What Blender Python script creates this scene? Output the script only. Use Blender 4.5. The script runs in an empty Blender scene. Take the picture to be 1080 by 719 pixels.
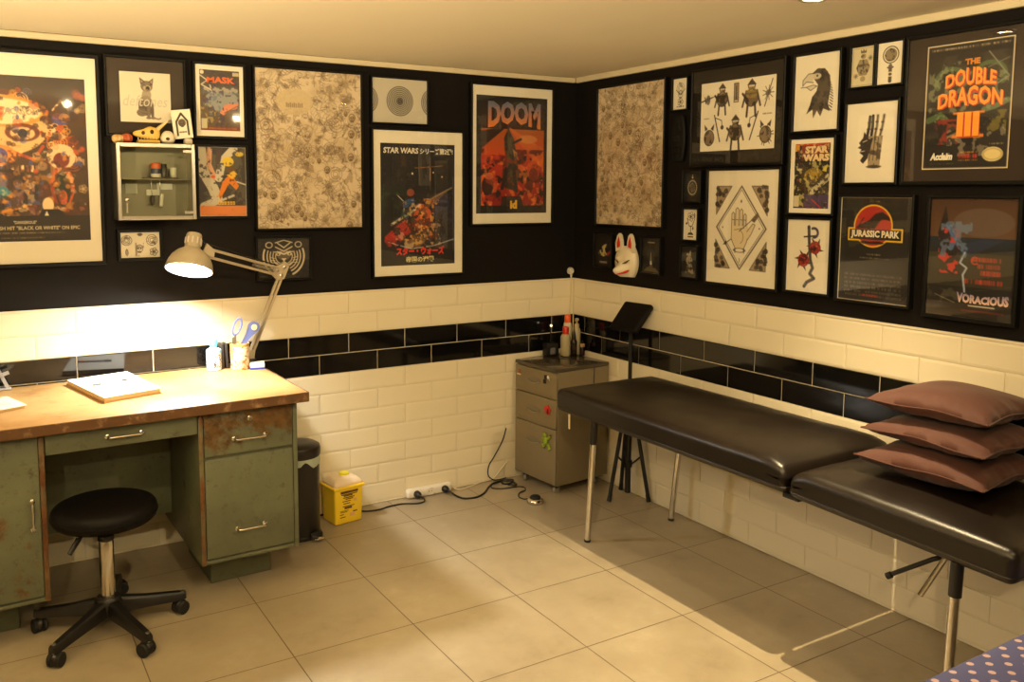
import bpy, bmesh, math, random
import numpy as np
from mathutils import Vector, Matrix, Euler

S = bpy.context.scene
COL = S.collection
PI = math.pi
V = Vector
random.seed(7)

# ------------------------------------------------------------------ helpers
def lin(c):
    return tuple(((x / 255.0 + 0.055) / 1.055) ** 2.4 if x > 10 else x / 255.0 / 12.92 for x in c)

INV = {}

def thing(name, label, cat, loc, rz=0.0, group=None):
    o = bpy.data.objects.new(name, None)
    COL.objects.link(o)
    o.empty_display_size = 0.05
    o.location = loc
    o.rotation_euler = (0, 0, rz)
    INV[o.name] = (Matrix.Translation(V(loc)) @ Matrix.Rotation(rz, 4, 'Z')).inverted()
    o['label'] = label
    o['category'] = cat
    if group:
        o['group'] = group
    return o

def tag(o, label, cat, group=None):
    o['label'] = label
    o['category'] = cat
    if group:
        o['group'] = group
    return o

class MB:
    """collects shapes (world coordinates) into ONE mesh object"""
    def __init__(s):
        s.v = []; s.f = []; s.mi = []; s.m = 0
    def add(s, vs, fs):
        b = len(s.v)
        s.v.extend([tuple(x) for x in vs])
        s.f.extend([tuple(b + i for i in f) for f in fs])
        s.mi.extend([s.m] * len(fs))
        return s
    def box(s, lo, hi, bev=0.0, seg=1, M=None):
        lo, hi = V(lo), V(hi)
        bm = bmesh.new()
        bmesh.ops.create_cube(bm, size=1.0)
        c, d = (lo + hi) / 2, hi - lo
        for v in bm.verts:
            v.co = V((v.co.x * d.x, v.co.y * d.y, v.co.z * d.z)) + c
        if bev > 0:
            bmesh.ops.bevel(bm, geom=list(bm.edges), offset=min(bev, 0.49 * min(d)), segments=seg, profile=0.5, affect='EDGES')
        return s._bm(bm, M)
    def _bm(s, bm, M=None):
        if M is not None:
            bmesh.ops.transform(bm, matrix=M, verts=bm.verts)
        bm.verts.index_update()
        s.add([v.co[:] for v in bm.verts], [[v.index for v in f.verts] for f in bm.faces])
        bm.free()
        return s
    def tube(s, pts, r, n=12, cap=True):
        pts = [V(p) for p in pts]
        rs = r if isinstance(r, (list, tuple)) else [r] * len(pts)
        rings = []
        prev = None
        for i, p in enumerate(pts):
            if i == 0: t = pts[1] - p
            elif i == len(pts) - 1: t = p - pts[i - 1]
            else: t = (pts[i + 1] - p).normalized() + (p - pts[i - 1]).normalized()
            t = t.normalized() if t.length > 1e-9 else V((0, 0, 1))
            if prev is None:
                a = t.orthogonal().normalized()
            else:
                a = prev - t * prev.dot(t)
                a = a.normalized() if a.length > 1e-6 else t.orthogonal().normalized()
            prev = a
            b = t.cross(a)
            rings.append([p + (a * math.cos(2 * PI * k / n) + b * math.sin(2 * PI * k / n)) * rs[i] for k in range(n)])
        vs = [q for R in rings for q in R]
        fs = []
        for i in range(len(pts) - 1):
            for k in range(n):
                k2 = (k + 1) % n
                fs.append((i * n + k, i * n + k2, (i + 1) * n + k2, (i + 1) * n + k))
        if cap:
            fs.append(tuple(range(n - 1, -1, -1)))
            fs.append(tuple((len(pts) - 1) * n + k for k in range(n)))
        return s.add(vs, fs)
    def lathe(s, prof, c=(0, 0, 0), n=28, M=None, closed=True):
        """prof: (r, z) from bottom to top; M rotates about the origin before moving to c"""
        c = V(c); vs = []; fs = []
        for r, z in prof:
            for k in range(n):
                p = V((max(r, 1e-5) * math.cos(2 * PI * k / n), max(r, 1e-5) * math.sin(2 * PI * k / n), z))
                if M is not None: p = M @ p
                vs.append(p + c)
        for i in range(len(prof) - 1):
            for k in range(n):
                k2 = (k + 1) % n
                fs.append((i * n + k, i * n + k2, (i + 1) * n + k2, (i + 1) * n + k))
        if closed:
            fs.append(tuple(range(n - 1, -1, -1)))
            fs.append(tuple((len(prof) - 1) * n + k for k in range(n)))
        return s.add(vs, fs)
    def sphere(s, c, r, sc=(1, 1, 1), nu=16, nv=10, M=None):
        prof = []
        vs = []; fs = []
        c = V(c)
        for j in range(nv + 1):
            th = PI * j / nv
            for k in range(nu):
                ph = 2 * PI * k / nu
                p = V((r * sc[0] * math.sin(th) * math.cos(ph), r * sc[1] * math.sin(th) * math.sin(ph), -r * sc[2] * math.cos(th)))
                if M is not None: p = M @ p
                vs.append(p + c)
        for j in range(nv):
            for k in range(nu):
                k2 = (k + 1) % nu
                fs.append((j * nu + k, j * nu + k2, (j + 1) * nu + k2, (j + 1) * nu + k))
        return s.add(vs, fs)
    def prism(s, pts, d, M=None):
        """closed 2-D outline (x, z) given a thickness along local y; M places it"""
        n = len(pts)
        vs = [V((x, 0, z)) for x, z in pts] + [V((x, d, z)) for x, z in pts]
        if M is not None: vs = [M @ v for v in vs]
        fs = [tuple(range(n)), tuple(range(2 * n - 1, n - 1, -1))]
        for i in range(n):
            j = (i + 1) % n
            fs.append((i, i + n, j + n, j))
        return s.add(vs, fs)
    def rbox(s, half, r, nc=4, ns=10, M=None, fn=None):
        """rounded box with a dense surface; fn(p) deforms a point"""
        def axis(h):
            inner = h - r
            a = [-h + r * (1 - math.cos(PI / 2 * i / nc)) for i in range(nc)]
            m = [-inner + 2 * inner * i / ns for i in range(ns + 1)]
            return a + m + [-x for x in reversed(a)]
        ax = [axis(h) for h in half]
        idx = {}; vs = []; fs = []
        def pt(i, j, k):
            key = (i, j, k)
            if key in idx: return idx[key]
            p = V((ax[0][i], ax[1][j], ax[2][k]))
            q = V([max(-(half[a] - r), min(half[a] - r, p[a])) for a in range(3)])
            d = p - q
            if d.length > 1e-9: p = q + d.normalized() * r
            if fn: p = V(fn(p))
            if M is not None: p = M @ p
            idx[key] = len(vs); vs.append(p)
            return idx[key]
        n = [len(a) - 1 for a in ax]
        for i in range(n[0]):
            for j in range(n[1]):
                fs.append((pt(i, j, 0), pt(i, j + 1, 0), pt(i + 1, j + 1, 0), pt(i + 1, j, 0)))
                fs.append((pt(i, j, n[2]), pt(i + 1, j, n[2]), pt(i + 1, j + 1, n[2]), pt(i, j + 1, n[2])))
        for i in range(n[0]):
            for k in range(n[2]):
                fs.append((pt(i, 0, k), pt(i + 1, 0, k), pt(i + 1, 0, k + 1), pt(i, 0, k + 1)))
                fs.append((pt(i, n[1], k), pt(i, n[1], k + 1), pt(i + 1, n[1], k + 1), pt(i + 1, n[1], k)))
        for j in range(n[1]):
            for k in range(n[2]):
                fs.append((pt(0, j, k), pt(0, j, k + 1), pt(0, j + 1, k + 1), pt(0, j + 1, k)))
                fs.append((pt(n[0], j, k), pt(n[0], j + 1, k), pt(n[0], j + 1, k + 1), pt(n[0], j, k + 1)))
        return s.add(vs, fs)
    def build(s, name, mats, parent=None, smooth=0.6, kind=None):
        me = bpy.data.meshes.new(name)
        inv = INV.get(parent.name, Matrix()) if parent is not None else Matrix()
        me.from_pydata([inv @ V(v) for v in s.v], [], s.f)
        if not isinstance(mats, (list, tuple)): mats = [mats]
        for m in mats: me.materials.append(m)
        if len(mats) > 1:
            me.polygons.foreach_set('material_index', s.mi)
        bm = bmesh.new(); bm.from_mesh(me)
        bmesh.ops.recalc_face_normals(bm, faces=bm.faces)
        if smooth:
            for f in bm.faces: f.smooth = True
            for e in bm.edges:
                e.smooth = not (len(e.link_faces) == 2 and e.calc_face_angle(0) > smooth)
        bm.to_mesh(me); bm.free()
        o = bpy.data.objects.new(name, me)
        COL.objects.link(o)
        if parent is not None:
            o.parent = parent
            INV[o.name] = inv
        if kind: o['kind'] = kind
        return o

def at_base(o):
    """a thing that is one mesh: move its origin to its base centre"""
    me = o.data
    co = [v.co for v in me.vertices]
    c = V((sum(p.x for p in co) / len(co), sum(p.y for p in co) / len(co), min(p.z for p in co)))
    me.transform(Matrix.Translation(-c))
    o.location = c
    return o

def copy_tree(o, parent=None):
    c = o.copy(); COL.objects.link(c)
    if parent is not None: c.parent = parent
    for ch in list(o.children): copy_tree(ch, c)
    return c

# ------------------------------------------------------------------ materials
def mat(name, col, rough=0.5, metal=0.0, var=0.0, vscale=12.0, bump=0.0, bscale=60.0, spec=0.5, sheen=0.0, coat=0.0, rvar=0.0):
    m = bpy.data.materials.new(name)
    m.use_nodes = True
    nt = m.node_tree; N = nt.nodes; L = nt.links
    b = N['Principled BSDF']
    c = lin(col)
    b.inputs['Base Color'].default_value = (*c, 1)
    b.inputs['Roughness'].default_value = rough
    b.inputs['Metallic'].default_value = metal
    b.inputs['Specular IOR Level'].default_value = spec
    if sheen: b.inputs['Sheen Weight'].default_value = sheen
    if coat:
        b.inputs['Coat Weight'].default_value = coat
        b.inputs['Coat Roughness'].default_value = 0.1
    tc = N.new('ShaderNodeTexCoord')
    if var or rvar:
        nz = N.new('ShaderNodeTexNoise'); nz.inputs['Scale'].default_value = vscale; nz.inputs['Detail'].default_value = 5
        L.new(tc.outputs['Object'], nz.inputs['Vector'])
        if var:
            mx = N.new('ShaderNodeMix'); mx.data_type = 'RGBA'
            mx.inputs[6].default_value = (*[x * (1 - var) for x in c], 1)
            mx.inputs[7].default_value = (*[min(1, x * (1 + var)) for x in c], 1)
            L.new(nz.outputs['Fac'], mx.inputs[0]); L.new(mx.outputs[2], b.inputs['Base Color'])
        if rvar:
            mr = N.new('ShaderNodeMapRange')
            mr.inputs['To Min'].default_value = max(0.02, rough - rvar); mr.inputs['To Max'].default_value = min(1, rough + rvar)
            L.new(nz.outputs['Fac'], mr.inputs['Value']); L.new(mr.outputs['Result'], b.inputs['Roughness'])
    if bump:
        n2 = N.new('ShaderNodeTexNoise'); n2.inputs['Scale'].default_value = bscale; n2.inputs['Detail'].default_value = 3
        L.new(tc.outputs['Object'], n2.inputs['Vector'])
        bp = N.new('ShaderNodeBump'); bp.inputs['Strength'].default_value = bump; bp.inputs['Distance'].default_value = 0.004
        L.new(n2.outputs['Fac'], bp.inputs['Height']); L.new(bp.outputs['Normal'], b.inputs['Normal'])
    return m

def mixn(nt, fac, a, b):
    mx = nt.nodes.new('ShaderNodeMix'); mx.data_type = 'RGBA'
    for sock, val in ((mx.inputs[0], fac), (mx.inputs[6], a), (mx.inputs[7], b)):
        if isinstance(val, bpy.types.NodeSocket): nt.links.new(val, sock)
        elif isinstance(val, (int, float)): sock.default_value = val
        else: sock.default_value = (*val, 1)
    return mx.outputs[2]

def noise_mask(nt, vec, scale, lo, hi, detail=5, rough=0.6, off=(0, 0, 0)):
    mp = nt.nodes.new('ShaderNodeMapping'); mp.inputs['Location'].default_value = off
    nt.links.new(vec, mp.inputs['Vector'])
    n = nt.nodes.new('ShaderNodeTexNoise'); n.inputs['Scale'].default_value = scale
    n.inputs['Detail'].default_value = detail; n.inputs['Roughness'].default_value = rough
    nt.links.new(mp.outputs['Vector'], n.inputs['Vector'])
    r = nt.nodes.new('ShaderNodeMapRange'); r.inputs['From Min'].default_value = lo; r.inputs['From Max'].default_value = hi
    nt.links.new(n.outputs['Fac'], r.inputs['Value'])
    return r.outputs['Result']

def worn_enamel(name, base, rust, lo=0.55, hi=0.62, off=(0, 0, 0), scale=5.0):
    m = mat(name, base, 0.5, var=0.18, vscale=9)
    nt = m.node_tree; b = nt.nodes['Principled BSDF']
    tc = nt.nodes.new('ShaderNodeTexCoord').outputs['Object']
    base_out = b.inputs['Base Color'].links[0].from_socket
    speck = noise_mask(nt, tc, 24, 0.555, 0.70, 7, 0.78, (3, 1, 2))
    tone = mixn(nt, noise_mask(nt, tc, 3.5, .3, .7, 6, .65, (7, 7, 7)), base_out, lin([x * .80 for x in base]))
    c1 = mixn(nt, speck, tone, lin((66, 64, 46)))
    msk = noise_mask(nt, tc, scale, lo, hi, 8, 0.68, off)
    rc = mixn(nt, noise_mask(nt, tc, 30, 0.3, 0.7), lin(rust), lin([x * 0.62 for x in rust]))
    nt.links.new(mixn(nt, msk, c1, rc), b.inputs['Base Color'])
    rr = nt.nodes.new('ShaderNodeMapRange'); rr.inputs['To Min'].default_value = 0.42; rr.inputs['To Max'].default_value = 0.85
    nt.links.new(msk, rr.inputs['Value']); nt.links.new(rr.outputs['Result'], b.inputs['Roughness'])
    bp = nt.nodes.new('ShaderNodeBump'); bp.inputs['Strength'].default_value = 0.25; bp.inputs['Distance'].default_value = 0.002
    nt.links.new(msk, bp.inputs['Height']); nt.links.new(bp.outputs['Normal'], b.inputs['Normal'])
    return m

def emitter(name, col, strength):
    m = bpy.data.materials.new(name); m.use_nodes = True
    nt = m.node_tree
    nt.nodes.remove(nt.nodes['Principled BSDF'])
    e = nt.nodes.new('ShaderNodeEmission'); e.inputs['Color'].default_value = (*col, 1); e.inputs['Strength'].default_value = strength
    nt.links.new(e.outputs[0], nt.nodes['Material Output'].inputs['Surface'])
    return m

def clear_glass(name, tint=(1, 1, 1), gain=1.6):
    """thin pane: see-through with a Fresnel mirror reflection"""
    m = bpy.data.materials.new(name); m.use_nodes = True
    nt = m.node_tree; nt.nodes.remove(nt.nodes['Principled BSDF'])
    t = nt.nodes.new('ShaderNodeBsdfTransparent'); t.inputs['Color'].default_value = (*tint, 1)
    g = nt.nodes.new('ShaderNodeBsdfGlossy'); g.inputs['Roughness'].default_value = 0.02
    f = nt.nodes.new('ShaderNodeFresnel'); f.inputs['IOR'].default_value = 1.45
    mu = nt.nodes.new('ShaderNodeMath'); mu.operation = 'MULTIPLY'; mu.inputs[1].default_value = gain
    ge = nt.nodes.new('ShaderNodeNewGeometry')       # only the outer face of the pane mirrors
    inv = nt.nodes.new('ShaderNodeMath'); inv.operation = 'SUBTRACT'; inv.inputs[0].default_value = 1.0
    nt.links.new(ge.outputs['Backfacing'], inv.inputs[1])
    m2 = nt.nodes.new('ShaderNodeMath'); m2.operation = 'MULTIPLY'
    nt.links.new(f.outputs[0], m2.inputs[0]); nt.links.new(inv.outputs[0], m2.inputs[1])
    nt.links.new(m2.outputs[0], mu.inputs[0])
    mx = nt.nodes.new('ShaderNodeMixShader')
    nt.links.new(mu.outputs[0], mx.inputs[0]); nt.links.new(t.outputs[0], mx.inputs[1]); nt.links.new(g.outputs[0], mx.inputs[2])
    nt.links.new(mx.outputs[0], nt.nodes['Material Output'].inputs['Surface'])
    return m

M = {}
M['paint'] = mat('black_wall_paint', (15, 11, 10), 0.7, spec=.18, var=0.2, vscale=3, bump=0.05, bscale=200)
M['cream'] = mat('cream_tile_glaze', (232, 222, 196), 0.22, var=0.03, vscale=4)
M['black_tile'] = mat('black_tile_glaze', (14, 13, 14), 0.07, var=0.1, spec=0.6)
M['grout'] = mat('cream_grout', (214, 204, 180), 0.8, var=0.06, vscale=30)
M['ceiling'] = mat('ceiling_paint', (240, 230, 206), 0.85, var=0.03, vscale=2, bump=0.03, bscale=40)
M['trim'] = mat('trim_paint', (204, 192, 162), 0.55, var=0.03)
M['frame'] = mat('black_frame', (10, 9, 8), 0.5, var=0.15, spec=.2)
M['mat_black'] = mat('black_mount_board', (27, 22, 18), 0.85, var=0.06, vscale=6, spec=.2)
M['board'] = mat('backing_board', (60, 52, 44), 0.8, var=0.1)
M['mat_white'] = mat('cream_mount_board', (236, 228, 206), 0.8, var=0.02, vscale=6)
M['mat_dark'] = mat('dark_mount_board', (46, 34, 23), 0.8, var=0.06, vscale=6)
M['glass'] = clear_glass('picture_glass')
M['chrome'] = mat('chrome', (212, 206, 196), 0.16, 1.0, rvar=0.05, vscale=30)
M['steel'] = mat('brushed_steel', (188, 182, 170), 0.28, 1.0, var=0.05, vscale=40)
M['blackplastic'] = mat('black_plastic', (20, 18, 17), 0.42, var=0.12)
M['blackmetal'] = mat('black_metal', (16, 15, 15), 0.38, var=0.12)
M['rubber'] = mat('black_rubber', (17, 16, 15), 0.7, var=0.1)
M['white_plastic'] = mat('white_plastic', (226, 220, 206), 0.4, var=0.03)

# ------------------------------------------------------------------ light levels
LAMP_RGB = (1.0, .765, .42)
# x, y, watts, beam angle, what the spot is turned to (None: straight down)
LAMPS = [(-.60, -2.11, 285, 76, (-.80, -2.0, 0)), (-1.0, -3.6, 80, 140, (-1.0, 0, 1.5)), (-2.4, -2.95, 88, 150, (-.9, -.6, 1.6)), (-3.7, -4.7, 128, 120, (-.6, -.9, 1.6))]
LAMP_R = .013
LAMP_GLOW = 60.0
DESK_EMIT = 1450.0
ADDED_UPLIGHT = 275.0
EXPOSURE = 0.0
# ------------------------------------------------------------------ printed pictures (vertex-coloured sheets)
class Art:
    def __init__(s, W, H, bg):
        s.W, s.H, s.a, s.px = W, H, H / W, 1.0 / W
        s.c = np.empty((H, W, 3)); s.c[:] = np.array(bg, float)
        s.X = (np.arange(W) + 0.5) / W
        s.Y = (np.arange(H) + 0.5) / W
    def win(s, x0, y0, x1, y1):
        W, H = s.W, s.H
        return max(0, int(x0 * W) - 2), max(0, int(y0 * W) - 2), min(W, int(x1 * W) + 3), min(H, int(y1 * W) + 3)
    def grid(s, w):
        return np.meshgrid(s.X[w[0]:w[2]], s.Y[w[1]:w[3]])
    def put(s, w, mask, col, al):
        if w[2] <= w[0] or w[3] <= w[1]: return
        k = (mask * al)[..., None]
        sub = s.c[w[1]:w[3], w[0]:w[2]]
        sub[:] = sub * (1 - k) + np.array(col, float) * k
    def ell(s, u, v, rx, ry, col, al=1.0, rot=0.0, ring=0.0):
        x, y = u, v * s.a
        R = max(rx, ry) + ring
        w = s.win(x - R, y - R, x + R, y + R)
        gx, gy = s.grid(w)
        dx, dy = gx - x, gy - y
        c, q = math.cos(rot), math.sin(rot)
        a, b = dx * c + dy * q, -dx * q + dy * c
        d = (np.sqrt((a / rx) ** 2 + (b / ry) ** 2) - 1) * min(rx, ry)
        if ring: d = np.abs(d) - ring
        s.put(w, np.clip(0.5 - d / s.px, 0, 1), col, al)
    def poly(s, pts, col, al=1.0):
        P = [(u, v * s.a) for u, v in pts]
        xs = [p[0] for p in P]; ys = [p[1] for p in P]
        w = s.win(min(xs), min(ys), max(xs), max(ys))
        gx, gy = s.grid(w)
        acc = np.zeros(gx.shape)
        for ox, oy in ((-.25, -.25), (.25, -.25), (-.25, .25), (.25, .25)):
            x = gx + ox * s.px; y = gy + oy * s.px
            ins = np.zeros(gx.shape, bool)
            for i in range(len(P)):
                (x0, y0), (x1, y1) = P[i], P[i - 1]
                if y0 == y1: continue
                ins ^= ((y0 > y) != (y1 > y)) & (x < (x1 - x0) * (y - y0) / (y1 - y0) + x0)
            acc += ins
        s.put(w, acc / 4, col, al)
    def line(s, pts, wd, col, al=1.0, close=False):
        P = [(u, v * s.a) for u, v in pts]
        if close: P.append(P[0])
        xs = [p[0] for p in P]; ys = [p[1] for p in P]
        w = s.win(min(xs) - wd, min(ys) - wd, max(xs) + wd, max(ys) + wd)
        gx, gy = s.grid(w)
        if gx.size == 0: return
        d = np.full(gx.shape, 9.0)
        for i in range(len(P) - 1):
            (x0, y0), (x1, y1) = P[i], P[i + 1]
            ex, ey = x1 - x0, y1 - y0
            t = np.clip(((gx - x0) * ex + (gy - y0) * ey) / max(ex * ex + ey * ey, 1e-12), 0, 1)
            d = np.minimum(d, np.hypot(gx - x0 - t * ex, gy - y0 - t * ey))
        s.put(w, np.clip(0.5 - (d - wd / 2) / s.px, 0, 1), col, al)
    def rect(s, u0, v0, u1, v1, col, al=1.0):
        s.poly([(u0, v0), (u1, v0), (u1, v1), (u0, v1)], col, al)
    def grad(s, v0, v1, c0, c1, u0=0.0, u1=1.0, al=1.0):
        j0, j1, i0, i1 = int(v0 * s.H), int(v1 * s.H), int(u0 * s.W), int(u1 * s.W)
        t = np.linspace(0, 1, max(j1 - j0, 1))[:, None, None]
        s.c[j0:j1, i0:i1] = s.c[j0:j1, i0:i1] * (1 - al) + al * (np.array(c0, float) * (1 - t) + np.array(c1, float) * t)
    def noise(s, cells, seed, oct=3):
        rng = np.random.RandomState(seed)
        out = np.zeros((s.H, s.W)); amp = 1.0; tot = 0
        for o in range(oct):
            nx = int(cells * 2 ** o) + 2; ny = int(cells * 2 ** o * s.a) + 2
            g = rng.rand(ny + 1, nx + 1)
            fx = np.linspace(0, nx - 1.001, s.W); fy = np.linspace(0, ny - 1.001, s.H)
            ix, iy = fx.astype(int), fy.astype(int)
            tx, ty = fx - ix, fy - iy
            tx, ty = tx * tx * (3 - 2 * tx), (ty * ty * (3 - 2 * ty))[:, None]
            a = g[np.ix_(iy, ix)] * (1 - tx) + g[np.ix_(iy, ix + 1)] * tx
            b = g[np.ix_(iy + 1, ix)] * (1 - tx) + g[np.ix_(iy + 1, ix + 1)] * tx
            out += amp * (a * (1 - ty) + b * ty); tot += amp; amp *= 0.55
        return out / tot
    def blotch(s, cells, seed, thr, col, al=1.0, soft=0.06, u0=0, v0=0, u1=1, v1=1, inside=None):
        n = s.noise(cells, seed)
        m = np.clip((n - thr) / soft, 0, 1)
        box = np.zeros_like(m)
        box[int(v0 * s.H):int(v1 * s.H), int(u0 * s.W):int(u1 * s.W)] = 1
        if inside is not None:
            t = Art(s.W, s.H, (0, 0, 0))
            if isinstance(inside, list): t.poly(inside, (1, 1, 1))
            else: t.ell(*inside, (1, 1, 1))
            box *= t.c[..., 0]
        s.put((0, 0, s.W, s.H), m * box, col, al)
    def arc(s, u, v, r, a0, a1, wd, col, al=1.0, n=14, ry=None):
        ry = r if ry is None else ry
        s.line([(u + r * math.cos(a0 + (a1 - a0) * i / n), v + ry * math.sin(a0 + (a1 - a0) * i / n) / s.a) for i in range(n + 1)], wd, col, al)
    def textline(s, u0, u1, v, h, col, seed, al=1.0):
        """print too small to read: little strokes in a row"""
        rng = random.Random(seed); u = u0
        while u < u1:
            w = rng.uniform(0.4, 1.0) * h * s.a * 0.7
            if rng.random() > 0.15: s.rect(u, v - h / 2, min(u + w * 0.8, u1), v + h / 2, col, al * rng.uniform(0.6, 1))
            u += w
    def motif(s, u, v, r, kind, col, al, rng):
        a = s.a; T = 2 * PI
        wd = max(1.3 * s.px, r * 0.07)
        if kind == 0:       # rose
            for k in range(5): s.ell(u + 0.45 * r * math.cos(k * T / 5), v + 0.45 * r * math.sin(k * T / 5) / a, 0.5 * r, 0.42 * r, col, al, k * T / 5, wd / 2)
            s.ell(u, v, 0.25 * r, 0.25 * r, col, al * 0.8)
        elif kind == 1:     # bony face
            s.ell(u, v - 0.1 * r / a, 0.6 * r, 0.7 * r, col, al, 0, wd / 2)
            for q in (-1, 1): s.ell(u + q * 0.25 * r, v - 0.1 * r / a, 0.16 * r, 0.2 * r, col, al)
            for q in range(-2, 3): s.line([(u + q * 0.13 * r, v + 0.45 * r / a), (u + q * 0.13 * r, v + 0.7 * r / a)], wd, col, al)
            s.ell(u, v + 0.22 * r / a, 0.07 * r, 0.1 * r, col, al)
        elif kind == 2:     # spiral
            s.line([(u + r * t * math.cos(t * 13), v + r * t * math.sin(t * 13) / a) for t in [i / 34 for i in range(35)]], wd, col, al)
        elif kind == 3:     # hatched leaf
            ph = rng.uniform(0, T); c, q = math.cos(ph), math.sin(ph)
            L = [(-1, 0), (-0.4, 0.35), (0.3, 0.35), (1, 0), (0.3, -0.35), (-0.4, -0.35)]
            s.line([(u + r * (x * c - y * q), v + r * (x * q + y * c) / a) for x, y in L], wd, col, al, True)
            for x in (-0.6, -0.3, 0, 0.3, 0.6):
                s.line([(u + r * (x * c + 0.25 * q), v + r * (x * q - 0.25 * c) / a), (u + r * ((x + .2) * c - 0.25 * q), v + r * ((x + .2) * q + 0.25 * c) / a)], wd, col, al)
        elif kind == 4:     # wing of arcs
            ph = rng.uniform(0, T)
            for k in range(5): s.arc(u, v, r * (0.3 + 0.17 * k), ph, ph + 1.6, wd * 1.2, col, al)
        elif kind == 5:     # dark blob with rays
            s.ell(u, v, 0.4 * r, 0.5 * r, col, al * 0.8, rng.uniform(0, 3))
            for k in range(9): s.line([(u + 0.5 * r * math.cos(k * T / 9), v + 0.5 * r * math.sin(k * T / 9) / a), (u + r * math.cos(k * T / 9), v + r * math.sin(k * T / 9) / a)], wd, col, al)
        elif kind == 6:     # dagger
            ph = rng.uniform(0, T); c, q = math.cos(ph), math.sin(ph)
            tr = lambda x, y: (u + r * (x * c - y * q), v + r * (x * q + y * c) / a)
            s.line([tr(-1, 0), tr(0.4, -0.12), tr(0.4, 0.12), tr(-1, 0)], wd, col, al)
            s.line([tr(0.4, -0.35), tr(0.4, 0.35)], wd * 2, col, al); s.line([tr(0.4, 0), tr(1, 0)], wd * 2.2, col, al)
        else:               # rings
            for k in (0.35, 0.65, 1.0): s.ell(u, v, k * r, k * r, col, al, 0, wd / 2)
    def scribble(s, n, seed, col, al, r0, r1):
        rng = random.Random(seed)
        for i in range(n):
            s.motif(rng.random(), rng.random(), rng.uniform(r0, r1), rng.randrange(8), col, al * rng.uniform(0.4, 1), rng)
        for i in range(n):
            u, v = rng.random(), rng.random(); p = [(u, v)]
            th = rng.uniform(0, 6.3)
            for k in range(7):
                th += rng.uniform(-0.9, 0.9); u += 0.022 * math.cos(th); v += 0.022 * math.sin(th) / s.a; p.append((u, v))
            s.line(p, 1.2 * s.px, col, al * rng.uniform(0.4, 0.9))

def sheet(name, art, M4, w, h, parent, y):
    """art on a sheet w x h whose lower edge centre is the local origin of M4 (x right, y into the wall, z up)"""
    H, W = art.H, art.W
    gx, gz = np.meshgrid(np.linspace(-w / 2, w / 2, W), np.linspace(h, 0, H))
    vs = np.stack([gx.ravel(), np.full(W * H, y), gz.ravel()], 1)
    i = np.arange((H - 1) * W).reshape(H - 1, W)[:, :-1].ravel()
    fs = np.stack([i, i + W, i + W + 1, i + 1], 1)
    me = bpy.data.meshes.new(name)
    me.from_pydata(vs.tolist(), [], fs.tolist())
    c = (np.clip(art.c / 255.0, 0, 1) ** 1.22).reshape(-1, 3)
    c = np.where(c > 0.04045, ((c + 0.055) / 1.055) ** 2.4, c / 12.92)
    at = me.color_attributes.new('Col', 'FLOAT_COLOR', 'POINT')
    at.data.foreach_set('color', np.concatenate([c, np.ones((len(c), 1))], 1).astype(np.float32).ravel())
    me.materials.append(M['print'])
    o = bpy.data.objects.new(name, me)
    COL.objects.link(o); o.parent = parent
    return o

def _print_mat():
    m = bpy.data.materials.new('printed_paper'); m.use_nodes = True
    nt = m.node_tree; b = nt.nodes['Principled BSDF']
    a = nt.nodes.new('ShaderNodeVertexColor'); a.layer_name = 'Col'
    nt.links.new(a.outputs['Color'], b.inputs['Base Color'])
    b.inputs['Roughness'].default_value = 0.6
    return m
M['print'] = _print_mat()

INKS = {}
def ink(col):
    k = tuple(int(x) for x in col)
    if k not in INKS:
        INKS[k] = mat('printing_ink', k, 0.55)
    return INKS[k]

def ink2(top, bot, zt, zb):
    """ink that runs from one colour at the top of the letters to another at the foot (local z)"""
    m = mat('graded_ink', top, 0.55)
    nt = m.node_tree; b = nt.nodes['Principled BSDF']
    tc = nt.nodes.new('ShaderNodeTexCoord'); sp = nt.nodes.new('ShaderNodeSeparateXYZ')
    nt.links.new(tc.outputs['Object'], sp.inputs[0])
    r = nt.nodes.new('ShaderNodeMapRange'); r.inputs['From Min'].default_value = zb; r.inputs['From Max'].default_value = zt
    nt.links.new(sp.outputs['Z'], r.inputs['Value'])
    nt.links.new(mixn(nt, r.outputs['Result'], lin(bot), lin(top)), b.inputs['Base Color'])
    return m

def lettering(text, parent, pw, ph, u0, v0, u1, v1, col, y, bold=0.0, shear=0.0, fn=None, name='lettering', res=2):
    """text stretched over the box u0..u1, v0..v1 of a pw x ph sheet (v down); fn(a, b) bends it inside 0..1"""
    cu = bpy.data.curves.new('lettering', 'FONT')
    cu.body = text; cu.resolution_u = res; cu.offset = bold; cu.shear = shear; cu.extrude = 0.0
    t = bpy.data.objects.new('lettering', cu); COL.objects.link(t)
    dg = bpy.context.evaluated_depsgraph_get(); dg.update()
    me = bpy.data.meshes.new_from_object(t.evaluated_get(dg))
    bpy.data.objects.remove(t); bpy.data.curves.remove(cu)
    n = len(me.vertices)
    co = np.empty(n * 3, np.float32); me.vertices.foreach_get('co', co); co = co.reshape(-1, 3)
    a = (co[:, 0] - co[:, 0].min()) / max(np.ptp(co[:, 0]), 1e-6); b = (co[:, 1] - co[:, 1].min()) / max(np.ptp(co[:, 1]), 1e-6)
    if fn: a, b = fn(a, b)
    u = u0 + (u1 - u0) * a; v = v1 + (v0 - v1) * b
    out = np.stack([(u - 0.5) * pw, np.full(n, y), (1 - v) * ph], 1).astype(np.float32)
    me.vertices.foreach_set('co', out.ravel()); me.update()
    me.materials.clear(); me.materials.append(col if isinstance(col, bpy.types.Material) else ink(col))
    me.name = name
    o = bpy.data.objects.new(name, me); COL.objects.link(o); o.parent = parent
    return o
# ------------------------------------------------------------------ pictures on the two walls
PAPER = (236, 229, 210)
INK = (58, 50, 44)

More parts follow.
